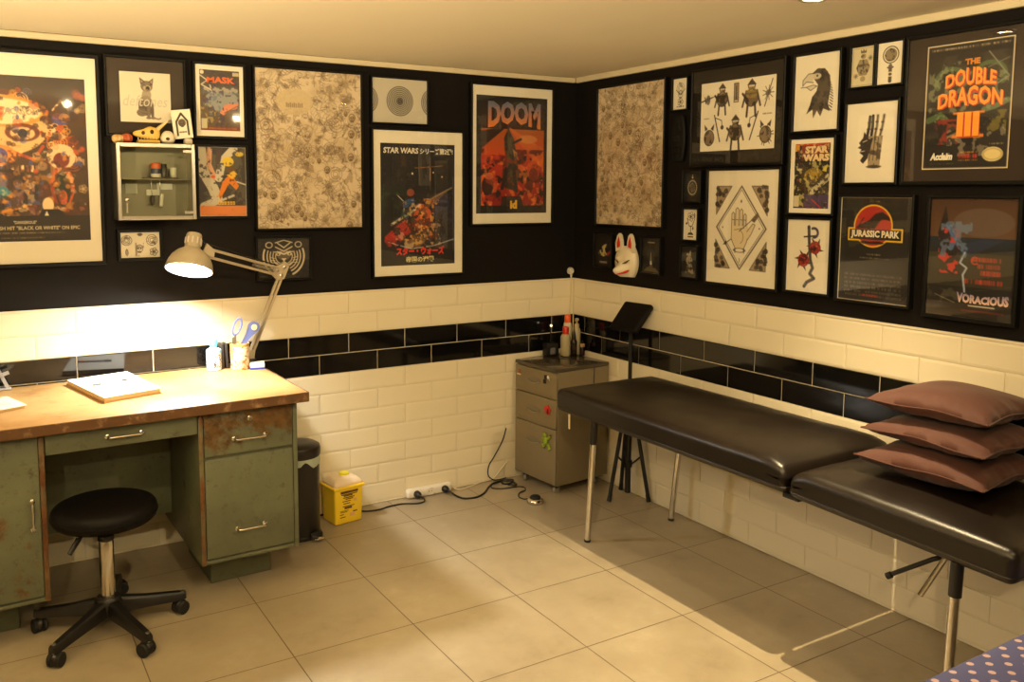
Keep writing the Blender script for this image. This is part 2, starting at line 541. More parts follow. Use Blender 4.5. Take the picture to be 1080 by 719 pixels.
def framed(name, label, cat, wall, r, z0, z1, fw=0.012, art=None, board=None, win=None, group=None, frame='frame', depth=0.026, lean=0.0):
    """r: the two ends of the visible sheet along the wall, seen left to right; win: (l, r, z0, z1) of the print inside the mount"""
    a0, a1 = r
    group = group or ('framed pictures on the wall behind the desk' if wall == 'L' else 'framed pictures on the wall above the bed')
    cx = (a0 + a1) / 2; w = abs(a1 - a0); h = z1 - z0
    if wall == 'L': root = thing(name, label, cat, (cx, 0.004, z0 - fw), 0.0, group)
    else: root = thing(name, label, cat, (0.004, cx, z0 - fw), -PI / 2, group)
    W = INV[root.name].inverted()
    f = MB()
    D = -depth - 0.004
    o = (-w / 2 - fw, w / 2 + fw, 0.0, h + 2 * fw); i = (-w / 2, w / 2, fw, h + fw)
    # mitred moulding with a small inner chamfer
    def ring(q, y): return [(q[0], y, q[2]), (q[1], y, q[2]), (q[1], y, q[3]), (q[0], y, q[3])]
    c = min(0.003, fw * 0.3)
    oc = (o[0] + c, o[1] - c, o[2] + c, o[3] - c); ic = (i[0] - c, i[1] + c, i[2] - c, i[3] + c)
    rings = [ring(o, 0.0), ring(o, D + c), ring(oc, D), ring(ic, D), ring(i, D + c), ring(i, 0.0)]
    vs = [W @ V(p) for R in rings for p in R]
    fs = []
    for k in range(len(rings)):
        k2 = (k + 1) % len(rings)
        for j in range(4):
            j2 = (j + 1) % 4
            fs.append((k * 4 + j, k * 4 + j2, k2 * 4 + j2, k2 * 4 + j))
    f.add(vs, fs); f.build('frame', M[frame], root, 0.4)
    MB().box((-w / 2 + .0005, -0.016, fw + .0005), (w / 2 - .0005, -0.003, h + fw - .0005), M=W).build('backing', M['board'], root, 0)
    bp = Matrix.Translation((0, 0, fw))
    if board:
        l, rr, b0, b1 = win
        if wall == 'L': l, rr = l - cx, rr - cx
        else: l, rr = -(l - cx), -(rr - cx)
        q = (l, rr, b0 - z0 + fw, b1 - z0 + fw)
        m = MB()
        g = 0.0012
        R1 = ring(i, -0.0165); R2 = ring(i, -0.0205); R3 = ring((q[0], q[1], q[2], q[3]), -0.0205); R4 = ring((q[0] + g, q[1] - g, q[2] + g, q[3] - g), -0.0185)
        RR = [R1, R2, R3, R4]
        vs = [W @ V(p) for R in RR for p in R]; fs = []
        for k in range(3):
            for j in range(4):
                j2 = (j + 1) % 4
                fs.append((k * 4 + j, k * 4 + j2, (k + 1) * 4 + j2, (k + 1) * 4 + j))
        m.add(vs, fs); m.build('mount', M[board], root, 0.3)
        pw, ph, px, pz = q[1] - q[0], q[3] - q[2], (q[0] + q[1]) / 2, q[2]
    else:
        pw, ph, px, pz = w, h, 0.0, fw
    p = sheet('print', art, None, pw, ph, root, -0.0185)
    p.location = (px, 0, pz)
    INV[p.name] = INV[root.name]
    MB().box((-w / 2 + .0006, -0.0245, fw + .0006), (w / 2 - .0006, -0.0225, h + fw - .0006), M=W).build('glass', M['glass'], root, 0)
    if lean:
        root.rotation_euler.rotate_axis('X', lean)
    return root, p, pw, ph

LY = -0.0192     # lettering lies on the print
def LT(t, text, u0, u1, v0, v1, col, **k):
    return lettering(text, t[1], t[2], t[3], u0, v0, u1, v1, col, LY, **k)

def zpx(w, h, big=1.0):
    """sheet resolution for a picture of w x h metres"""
    s = 330 * big
    return max(24, int(w * s)), max(24, int(h * s))

# ---- left wall -------------------------------------------------------------
def carnival_art():
    A = Art(*zpx(0.62, 0.685), (84, 62, 40))
    A.grad(0, .3, (66, 50, 36), (96, 66, 38))
    G, O, C, P = (214, 150, 60), (198, 92, 44), (232, 206, 160), (96, 92, 150)
    rng = random.Random(3)
    for k in range(130):                                     # gilded ornament round an arch
        t = rng.uniform(0, PI); r = rng.uniform(.30, .46)
        A.motif(.47 + r * 1.02 * math.cos(t), .56 - r * math.sin(t) * 1.0, rng.uniform(.02, .055), rng.choice((0, 2, 4, 7)), rng.choice((G, O, O, C, (120, 60, 30))), .9, rng)
    A.ell(.46, .30, .30, .20, (220, 186, 130)); A.ell(.46, .22, .27, .085, (233, 216, 176))
    A.ell(.46, .215, .28, .095, G, .8, 0, .008)
    for q in (-1, 1):
        A.ell(.46 + q * .14, .34, .105, .06, (128, 70, 44)); A.ell(.46 + q * .14, .345, .075, .042, (226, 190, 140)); A.ell(.46 + q * .14, .345, .03, .03, (60, 52, 66))
        A.line([(.46 + q * .03, .44), (.46 + q * .2, .50), (.46 + q * .26, .42)], .02, O, .9)
        A.rect(.46 + q * .36 - .06, .45, .46 + q * .36 + .06, .80, (150, 104, 60))
        A.ell(.46 + q * .37, .48, .09, .085, (226, 200, 156)); A.ell(.46 + q * .37, .50, .05, .05, (130, 52, 44)); A.ell(.46 + q * .37, .66, .075, .14, (196, 96, 44)); A.ell(.46 + q * .37, .68, .05, .12, (44, 52, 38)); A.ell(.46 + q * .37, .73, .028, .05, O)
        A.ell(.46 + q * .38, .25, .06, .04, P); A.line([(.46 + q * .33, .2), (.46 + q * .38, .14), (.46 + q * .43, .2)], .012, C)
    A.ell(.46, .48, .10, .07, (226, 150, 74)); A.ell(.46, .48, .045, .05, P)
    for k in range(15): A.rect(.25 + k * .03, .535, .268 + k * .03, .575, C if k % 2 else (150, 110, 66))
    A.ell(.46, .70, .22, .16, (52, 40, 40)); A.blotch(10, 5, .55, (180, 140, 130), .7, .08, .26, .58, .66, .84)
    A.ell(.46, .70, .05, .04, (74, 140, 150)); A.line([(.2, .76), (.4, .83), (.6, .78)], .02, G)
    A.blotch(16, 8, .60, G, .55, .08, .02, .42, .98, .85); A.blotch(18, 9, .63, C, .6, .06, .02, .45, .98, .85); A.blotch(15, 19, .66, (90, 100, 160), .7, .05, .02, .4, .98, .85); A.blotch(13, 29, .62, (110, 44, 34), .5, .06, .02, .45, .98, .85)
    for k in range(170):
        A.motif(rng.uniform(.02, .98), rng.uniform(.08, .84), rng.uniform(.012, .03), rng.choice((0, 2, 4, 7)), rng.choice((G, O, (96, 52, 28), (206, 176, 130), (120, 116, 150))), .7, rng)
    A.blotch(24, 41, .6, (70, 40, 26), .6, .06, .02, .1, .98, .84)
    A.ell(.735, .775, .035, .05, (232, 206, 160)); A.poly([(.66, .86), (.70, .80), (.80, .80), (.86, .86)], (34, 26, 26)); A.poly([(.70, .86), (.725, .81), (.745, .86)], (226, 216, 190))
    A.grad(.845, 1, (44, 34, 30), (50, 38, 30))
    for v, h, a, b in ((.945, .010, .1, .83), (.975, .006, .2, .7)): A.textline(a, b, v, h, (200, 184, 140), int(v * 100), .8)
    return A
T = framed('framed_poster', 'ornate gold and orange poster in a wide cream mount, largest frame by the desk side', 'framed poster', 'L', (-3.275, -2.577), 1.3415, 2.207, 0.016, carnival_art(), 'mat_white', (-3.232, -2.6195, 1.4335, 2.119))
LT(T, 'MICHAEL · JACKSON', .24, .70, .195, .245, (176, 150, 110), bold=.02)
LT(T, '"DANGEROUS"', .52, .66, .872, .892, (206, 190, 150), bold=.02)
LT(T, 'INCLUDING THE SMASH HIT "BLACK OR WHITE" ON EPIC', .14, .93, .905, .928, (214, 198, 156), bold=.01)

def kitten_art():
    A = Art(*zpx(.217, .22, 1.3), (226, 218, 196))
    d, g = (74, 62, 52), (132, 118, 100)
    A.ell(.50, .66, .145, .20, g); A.blotch(9, 3, .5, d, .55, .1, .36, .46, .66, .86)
    A.ell(.42, .80, .10, .075, g); A.rect(.52, .62, .58, .90, g); A.rect(.60, .62, .65, .90, (112, 98, 84)); A.ell(.55, .90, .05, .025, g); A.ell(.64, .90, .05, .025, g)
    A.line([(.66, .90), (.74, .92), (.78, .90)], .03, (150, 138, 118))
    A.ell(.525, .28, .115, .11, g); A.poly([(.41, .25), (.39, .11), (.50, .19)], d); A.poly([(.56, .19), (.66, .11), (.64, .26)], d)
    A.poly([(.425, .22), (.41, .145), (.47, .19)], (176, 150, 130)); A.poly([(.585, .19), (.645, .14), (.63, .23)], (176, 150, 130))
    A.ell(.535, .315, .075, .06, (190, 176, 156)); A.ell(.545, .325, .04, .05, (48, 30, 28)); A.line([(.46, .25), (.51, .27)], .014, d); A.line([(.58, .26), (.62, .24)], .014, d)
    for k in range(5): A.line([(.40, .56 + .06 * k), (.52, .58 + .06 * k)], .012, d, .6)
    A.ell(.52, .45, .09, .12, (160, 146, 124), .8)
    return A
T = framed('framed_picture', 'dark brown mounted kitten picture just above the glass fronted wall cabinet', 'framed picture', 'L', (-2.533, -2.213), 1.895, 2.219, .012, kitten_art(), 'mat_dark', (-2.482, -2.2675, 1.947, 2.166))
LT(T, 'deftones', .06, .93, .46, .68, (196, 186, 166), shear=.25)

def comic_a():
    A = Art(*zpx(.182, .274, 1.3), (110, 92, 70))
    A.grad(0, .4, (84, 74, 66), (104, 98, 96)); A.ell(.55, .50, .42, .26, (158, 160, 158)); A.blotch(7, 2, .52, (120, 132, 142), .8, .1, .1, .3, 1, .75)
    for k in range(11): A.ell(.15 + .075 * k, .31 + .02 * (k % 3), .05, .05, (176, 170, 156))
    A.poly([(.48, .70), (.62, .56), (.95, .53), (.92, .62), (.70, .66), (.58, .74)], (216, 142, 104)); A.line([(.6, .7), (.93, .58)], .02, (120, 62, 40))
    A.line([(.02, .1), (.2, .18), (.05, .25), (.3, .34), (.26, .25)], .03, (216, 206, 180)); A.blotch(12, 6, .6, (196, 176, 120), .7, .05, .02, .55, .5, .9); A.blotch(11, 7, .62, (82, 66, 96), .8, .05)
    A.rect(0, .93, 1, 1, (140, 74, 40)); A.rect(.03, .8, .17, .96, (206, 196, 160)); A.ell(.07, .05, .05, .05, (226, 216, 190)); A.rect(.82, .03, .98, .09, (206, 196, 160)); A.textline(.2, .9, .955, .02, (206, 150, 80), 4)
    return A
T = framed('framed_comic', 'cream mounted comic cover with orange MASK title, beside the kitten picture', 'framed comic', 'L', (-2.16, -1.942), 1.897, 2.219, .012, comic_a(), 'mat_white', (-2.141, -1.9585, 1.923, 2.198))
LT(T, 'MASK', .18, .88, .105, .215, (222, 98, 30), bold=.04, fn=lambda a, b: (a, b * (1 - .25 * np.abs(a - .5))))

def comic_b():
    A = Art(*zpx(.217, .32, 1.2), (104, 98, 84))
    A.blotch(4, 4, .5, (70, 62, 60), .9, .05)
    A.line([(.05, 0), (.1, .35), (.3, .6), (.38, .75)], .22, (208, 200, 178)); A.line([(.25, 0), (.22, .25), (.34, .45)], .10, (214, 170, 140)); A.line([(.75, .02), (.5, .2), (.42, .45)], .16, (214, 206, 184)); A.line([(.1, .85), (.35, .78)], .16, (208, 200, 180))
    A.poly([(.38, .05), (.52, .02), (.46, .22), (.36, .28)], (92, 76, 72)); A.ell(.62, .21, .12, .10, (230, 200, 60)); A.ell(.86, .10, .09, .05, (220, 190, 70)); A.ell(.68, .32, .10, .05, (120, 90, 50))
    A.poly([(.40, .70), (.50, .50), (.60, .42), (.72, .42), (.84, .56), (.78, .62), (.64, .52), (.50, .68), (.44, .76)], (226, 140, 30)); A.ell(.30, .43, .05, .03, (220, 90, 60)); A.poly([(.58, .40), (.74, .34), (.82, .40), (.70, .46)], (232, 190, 60))
    A.line([(.5, .76), (.72, .70)], .05, (206, 200, 186)); A.line([(.8, .50), (.97, .54)], .03, (216, 206, 180)); A.blotch(14, 3, .63, (60, 50, 50), .7)
    A.rect(0, .845, 1, 1, (226, 146, 80)); A.blotch(8, 2, .55, (214, 126, 60), .7, .1, 0, .85, 1, 1)
    for k in range(6): A.rect(.40 + .06 * k, .785, .447 + .06 * k, .835, (236, 196, 40)); 
    for k in range(6): A.rect(.414 + .06 * k, .80, .43 + .06 * k, .82, (150, 90, 30))
    A.rect(0, 0, 1, .008, PAPER); A.rect(0, .992, 1, 1, PAPER); A.rect(0, 0, .012, 1, PAPER); A.rect(.988, 0, 1, 1, PAPER)
    return A
framed('framed_comic', 'swirling white and orange cover with an orange foot strip, right beside the wall cabinet', 'framed comic', 'L', (-2.156, -1.9385), 1.531, 1.849, .012, comic_b())

def flash_small():
    A = Art(*zpx(.164, .113, 1.7), PAPER); rng = random.Random(5); c = (92, 78, 66)
    for u, v, r, k in ((.16, .32, .13, 7), (.80, .32, .14, 7), (.50, .18, .09, 4), (.48, .66, .14, 1), (.16, .78, .09, 3), (.84, .78, .11, 0)):
        A.motif(u, v, r, k, c, .9, rng)
    A.blotch(12, 3, .58, c, .5, .08, .05, .1, .30, .55); A.blotch(12, 4, .55, c, .7, .08, .68, .1, .93, .55); A.blotch(10, 5, .5, c, .4, .1, .38, .42, .6, .95)
    return A
framed('framed_drawing', 'little framed sheet of tattoo motifs under the wall cabinet, near the lamp head', 'framed drawing', 'L', (-2.502, -2.337), 1.3505, 1.4635, .014, flash_small())

def doodles(seed, title):
    A = Art(*zpx(.535, .755, 1.15), (222, 206, 178))
    A.blotch(5, seed + 1, .5, (196, 176, 144), .55, .2)
    A.scribble(290, seed, (128, 108, 84), .5, .018, .045)
    A.scribble(60, seed + 7, (112, 92, 70), .55, .05, .085)
    A.blotch(16, seed + 2, .67, (122, 100, 76), .32, .05)
    rng = random.Random(seed * 31)
    for k in range(16):
        u, v, r = rng.random(), rng.random(), rng.uniform(.025, .05)
        A.ell(u, v, r, r * 1.2, (206, 188, 156), .8); A.motif(u, v, r, 1, (110, 88, 66), .8, rng)
        A.ell(u + r * .2, v, r * .6, r * .5, (120, 98, 74), .4, rng.uniform(0, 3))
    if title:
        A.ell(.36, .2, .17, .12, (212, 194, 158), .85)
        for k in range(9): A.rect(.28 + .018 * k, .205 + .004 * (k % 2), .293 + .018 * k, .235, (150, 128, 96), .7)
    return A
framed('framed_drawing', 'big crowded pencil doodle sheet over the desk lamp, next to the MASK cover', 'framed drawing', 'L', (-1.8875, -1.3535), 1.4685, 2.224, .010, doodles(11, 1))

def tiger_art():
    A = Art(*zpx(.257, .196, 1.4), (40, 34, 30)); w = (214, 204, 180)
    A.ell(.5, .52, .30, .24, (66, 56, 46)); 
    for q in (-1, 1):
        for k, (rr, ww) in enumerate(((.37, .036), (.30, .026), (.245, .022), (.19, .02), (.14, .018))):
            A.arc(.5 + q * .02, .45, rr, (0 if q > 0 else PI) - q * .35, (0 if q > 0 else PI) + q * 1.15, ww, w, .95, ry=rr)
        A.ell(.5 + q * .28, .17, .06, .05, w, .9, 0, .010); A.line([(.5, .33), (.5 + q * .16, .22)], .022, w); A.line([(.5, .24), (.5 + q * .12, .13)], .022, w)
        A.ell(.5 + q * .11, .40, .045, .028, w); A.ell(.5 + q * .11, .40, .018, .018, (40, 34, 30)); A.line([(.5 + q * .05, .35), (.5 + q * .2, .34)], .018, w)
        A.line([(.5, .58), (.5 + q * .09, .66), (.5 + q * .15, .60)], .018, w)
        for k in range(3): A.line([(.5 + q * .17, .5 + .05 * k), (.5 + q * .26, .47 + .07 * k)], .012, w)
    A.ell(.5, .42, .13, .10, w, .35); A.line([(.38, .34), (.5, .40), (.62, .34)], .03, w); A.line([(.34, .12), (.5, .06), (.66, .12)], .02, w)
    A.poly([(.45, .50), (.55, .50), (.5, .58)], w); A.line([(.42, .72), (.5, .68), (.58, .72), (.54, .82), (.46, .82), (.42, .72)], .02, w); A.textline(.04, .18, .93, .03, (150, 138, 116), 2)
    return A
framed('framed_print', 'dark print of a white lined tiger head behind the lamp elbow', 'framed print', 'L', (-1.891, -1.634), 1.2245, 1.4215, .010, tiger_art())

def mandala_art():
    A = Art(*zpx(.312, .223, 1.5), (206, 200, 184)); c = (40, 34, 30)
    def man(u):
        for k in range(1, 9):
            r = .029 * k; n = 10 + 6 * k
            A.ell(u, .5, r, r, c, .8, 0, .0032)
            for j in range(n): A.ell(u + r * math.cos(2 * PI * (j + .5 * (k % 2)) / n), .5 + r * math.sin(2 * PI * (j + .5 * (k % 2)) / n) / A.a, .0092, .0092, c, .95)
        A.ell(u, .5, .02, .02, (160, 150, 130)); A.ell(u, .5, .05, .05, c, .4)
    man(.5); man(-.13); man(1.13)
    return A
framed('framed_print', 'grey print of a round dotted mandala above the japanese film poster', 'framed print', 'L', (-1.2915, -.9805), 1.9965, 2.2185, .008, mandala_art())

def space_art():
    A = Art(*zpx(.436, .634), (26, 20, 24))
    A.blotch(4, 3, .48, (52, 40, 44), .8, .15); A.blotch(5, 9, .54, (44, 58, 40), .7, .12, 0, .35, .5, .8); A.blotch(5, 12, .5, (56, 50, 92), .8, .12, .62, .4, 1, .85); A.grad(.66, .9, (40, 30, 30), (70, 66, 58), 0, 1, .5)
    rng = random.Random(4)
    for k in range(45): A.ell(rng.random(), rng.uniform(.08, .5), .003, .003, (230, 210, 160), .8)
    A.ell(.42, .245, .012, .012, (250, 240, 210)); A.ell(.7, .235, .01, .01, (240, 220, 180)); A.ell(.82, .27, .01, .01, (240, 200, 160))
    A.line([(.45, .2), (.82, .18)], .008, (196, 130, 50), .9); A.line([(.66, .12), (.66, .38)], .02, (90, 66, 40), .9); A.line([(.66, .2), (.66, .3)], .008, (200, 150, 60))
    A.ell(.53, .60, .15, .16, (196, 96, 40)); A.blotch(8, 5, .5, (232, 150, 60), .9, .1, .36, .45, .72, .78); A.blotch(9, 6, .55, (120, 44, 28), .9, .08, .3, .45, .75, .8)
    A.poly([(.28, .60), (.32, .46), (.44, .44), (.46, .54), (.36, .62)], (48, 84, 134)); A.ell(.395, .40, .05, .045, (150, 84, 54))
    A.line([(.62, .47), (.95, .36)], .022, (140, 124, 100)); A.line([(.14, .66), (.45, .54), (.52, .5)], .03, (206, 196, 176)); A.line([(.22, .42), (.3, .47)], .01, (220, 210, 190)); A.poly([(.05, .76), (.3, .62), (.4, .72), (.2, .84)], (170, 54, 40))
    A.blotch(10, 15, .52, (150, 116, 70), .8, .1, .2, .68, .72, .86); A.blotch(14, 16, .6, (220, 200, 160), .6, .06, .2, .66, .8, .86); A.line([(.1, .80), (.4, .86), (.7, .84), (.98, .79)], .012, (206, 206, 200), .8); A.blotch(8, 18, .55, (214, 60, 40), .7, .08, .02, .72, .3, .84)
    A.blotch(16, 25, .56, (96, 52, 30), .75, .06, .3, .44, .76, .8); A.blotch(22, 26, .62, (236, 190, 110), .7, .05, .3, .46, .78, .84); A.blotch(18, 27, .6, (60, 66, 104), .6, .06, .55, .5, .98, .84); A.blotch(18, 28, .6, (70, 96, 60), .5, .06, .02, .4, .45, .66); A.blotch(20, 30, .6, (30, 22, 24), .7, .06, .05, .5, .95, .86); A.line([(.5, .12), (.52, .34)], .01, (120, 90, 50), .8)
    for k in range(8): A.line([(.56 + .02 * k, .56 - .01 * k), (.64 + .035 * k, .42 - .004 * k)], .006, (190, 150, 90), .7)
    A.rect(0, .87, 1, 1, (30, 24, 22))
    return A
T = framed('framed_poster', 'dark space poster with red japanese lettering in a cream mount, under the mandala print', 'framed poster', 'L', (-1.2885, -.7695), 1.2105, 1.9585, .010, space_art(), 'mat_white', (-1.2495, -.814, 1.26, 1.895))
LT(T, 'STAR WARS', .04, .50, .035, .082, (220, 214, 196), bold=.035, shear=.1)
LT(T, 'シリーズ第2弾!', .52, .97, .035, .085, (220, 214, 196), bold=.03)
LT(T, 'スター・ウォーズ', .20, .85, .845, .915, (216, 52, 36), bold=.055)
LT(T, '帝国の逆襲', .33, .71, .925, .975, (220, 204, 140), bold=.03)

def inferno_art():
    A = Art(*zpx(.468, .643), (30, 20, 20))
    A.grad(.28, .5, (176, 100, 40), (206, 92, 40), .07, .95); A.grad(.5, .93, (190, 66, 34), (150, 36, 26), .07, .95)
    A.grad(.04, .28, (38, 24, 24), (70, 40, 26), .07, .95)
    A.poly([(.42, .26), (.07, .45), (.07, .30)], (60, 34, 28)); A.poly([(.45, .26), (.95, .44), (.95, .62), (.60, .40)], (206, 110, 50)); A.ell(.72, .36, .13, .05, (212, 150, 90), .8)
    A.blotch(6, 2, .55, (98, 22, 20), .85, .08, .07, .45, .95, .93); A.blotch(9, 3, .6, (226, 120, 50), .8, .08, .07, .4, .95, .93); A.blotch(12, 4, .6, (40, 14, 16), .9, .06, .07, .5, .95, .93); A.blotch(15, 14, .62, (236, 160, 80), .6, .05, .07, .55, .95, .93)
    for pts, c in (([(.36, .66), (.40, .50), (.38, .36), (.44, .27), (.52, .36), (.56, .5), (.60, .68), (.52, .80), (.40, .78)], (54, 46, 40)), ([(.44, .33), (.50, .38), (.50, .5), (.44, .46)], (92, 90, 66)), ([(.5, .44), (.57, .48), (.55, .58)], (190, 140, 96))): A.poly(pts, c, .92)
    A.blotch(13, 33, .5, (96, 84, 58), .85, .06, inside=[(.36, .66), (.40, .50), (.38, .36), (.44, .27), (.52, .36), (.56, .5), (.60, .68), (.52, .80), (.40, .78)]); A.blotch(14, 34, .56, (150, 60, 36), .8, .06, inside=[(.36, .66), (.40, .50), (.38, .36), (.44, .27), (.52, .36), (.56, .5), (.60, .68), (.52, .80), (.40, .78)]); A.line([(.50, .40), (.62, .36)], .03, (60, 50, 44)); A.line([(.42, .62), (.36, .78)], .05, (50, 36, 34)); A.line([(.52, .62), (.56, .80)], .05, (50, 36, 34))
    A.ell(.16, .76, .08, .11, (60, 22, 20)); A.ell(.18, .68, .06, .04, (214, 150, 100), .8); A.blotch(10, 21, .5, (196, 90, 50), .6, .1, .08, .66, .3, .9)
    A.ell(.80, .63, .09, .12, (196, 86, 44), .7); A.ell(.80, .66, .06, .08, (110, 30, 24), .8); A.poly([(.34, .93), (.38, .85), (.62, .85), (.66, .93)], (60, 40, 36)); A.rect(0, .935, 1, 1, (26, 20, 20)); A.rect(0, 0, .07, 1, (30, 24, 22)); A.rect(.95, 0, 1, 1, (30, 24, 22)); A.rect(0, 0, 1, .04, (30, 24, 22))
    return A
T = framed('framed_poster', 'fiery red game poster titled DOOM in a cream mount beside the room corner', 'framed poster', 'L', (-.706, -.1825), 1.4715, 2.2205, .012, inferno_art(), 'mat_white', (-.682, -.213, 1.5265, 2.17))
gz = T[3]
LT(T, 'DOOM', .16, .90, .045, .275, ink2((104, 110, 128), (226, 128, 44), gz * .93, gz * .74), bold=.05, fn=lambda a, b: (a, b - .22 * (1 - b) * (1 - np.abs(2 * a - 1)) * -1.0))
LT(T, 'id', .47, .57, .885, .96, (226, 176, 50), bold=.06)

# ---- right wall -------------------------------------------------------------
framed('framed_drawing', 'tall crowded pencil doodle sheet nearest the room corner, above the fox mask', 'framed drawing', 'R', (-.225, -.7605), 1.470, 2.215, .010, doodles(23, 0))

def card(seed, kind, dark=False, w=.1, h=.15):
    A = Art(*zpx(w, h, 2.0), (30, 26, 24) if dark else PAPER); c = (190, 180, 156) if dark else (74, 64, 56); rng = random.Random(seed)
    if kind == 'emblem':
        for v, r, k in ((.2, .16, 3), (.32, .26, 7), (.52, .25, 1), (.75, .2, 0)): A.motif(.5, v, r, k, c, .8, rng)
        A.line([(.2, .36), (.5, .5), (.8, .36)], .03, c); A.textline(.25, .75, .9, .04, c, 1)
    elif kind == 'oval':
        A.ell(.5, .53, .24, .24 * 1.4, c, .9, 0, .02); A.ell(.5, .53, .17, .25, (96, 88, 72)); A.blotch(7, seed, .5, (150, 140, 116), .6, .1, .33, .36, .67, .7); A.ell(.5, .2, .05, .05, c); A.ell(.5, .13, .03, .03, c)
        for k in range(22): A.ell(.5 + .28 * math.cos(k * PI / 11), .53 + .39 * math.sin(k * PI / 11) / A.a, .022, .022, c, .8)
    elif kind == 'cup':
        A.motif(.5, .24, .24, 0, c, .9, rng); A.line([(.25, .3), (.4, .55), (.6, .55), (.78, .3)], .035, c); A.line([(.5, .55), (.5, .78)], .04, c); A.poly([(.28, .84), (.72, .84), (.62, .76), (.38, .76)], c); A.rect(.3, .88, .7, .92, c); A.motif(.75, .2, .12, 3, c, .8, rng); A.motif(.25, .5, .1, 4, c, .8, rng); A.motif(.72, .62, .1, 4, c, .8, rng)
    elif kind == 'bust':
        A.ell(.5, .46, .2, .24, c, .8); A.poly([(.3, .3), (.4, .1), (.46, .26), (.56, .1), (.62, .3)], c, .9); A.poly([(.26, .88), (.34, .62), (.68, .62), (.8, .88)], c, .75); A.blotch(7, seed, .5, (40, 36, 30), .9, .08); A.motif(.66, .55, .16, 4, c, .7, rng)
    elif kind == 'claw':
        A.blotch(6, 3, .52, (60, 54, 46), .7, .12); A.poly([(.2, .52), (.42, .4), (.66, .24), (.72, .30), (.58, .46), (.74, .62), (.46, .72), (.2, .64)], (196, 178, 126)); A.blotch(9, 5, .52, (40, 34, 28), .9, .06); A.poly([(.72, .58), (.92, .5), (.9, .6), (.74, .68)], (170, 50, 40)); A.rect(.3, .84, .72, .9, (150, 140, 126))
    elif kind == 'blade':
        A.grad(0, .5, (44, 40, 36), (66, 60, 52)); A.blotch(4, 6, .5, (78, 72, 62), .6, .15); A.poly([(.46, .42), (.5, .38), (.55, .76), (.44, .76)], (216, 214, 204)); A.ell(.5, .48, .24, .22, (90, 84, 76), .5); A.poly([(.1, .94), (.3, .82), (.75, .84), (.95, .96)], (120, 104, 74)); A.rect(.3, .1, .68, .14, (170, 150, 110)); A.ell(.5, .8, .12, .03, (120, 112, 100))
    return A
framed('framed_card', 'small white card with a winged emblem, alone over the black relief ornament', 'framed card', 'R', (-.8215, -.920), 2.055, 2.2055, .007, card(1, 'emblem'))
framed('framed_card', 'small dark card with a beaded oval mirror, topmost of the stack beside the hand print', 'framed card', 'R', (-.913, -1.0265), 1.602, 1.7485, .007, card(2, 'oval', True))
framed('framed_card', 'small white card with a footed flower cup, middle of the stack beside the hand print', 'framed card', 'R', (-.917, -1.0135), 1.415, 1.564, .007, card(3, 'cup'))
framed('framed_card', 'small dark card with a pale crowned bust, lowest of the stack beside the hand print', 'framed card', 'R', (-.909, -1.016), 1.230, 1.3805, .007, card(4, 'bust', True))
framed('framed_card', 'small dark card with a yellowish claw, on the corner side of the fox mask', 'framed card', 'R', (-.2165, -.364), 1.233, 1.4135, .008, card(6, 'claw', True, .148, .18))
framed('framed_card', 'small dark card with a pale upright blade, between fox mask and stacked cards', 'framed card', 'R', (-.6165, -.7535), 1.226, 1.4075, .008, card(7, 'blade', True, .137, .18))

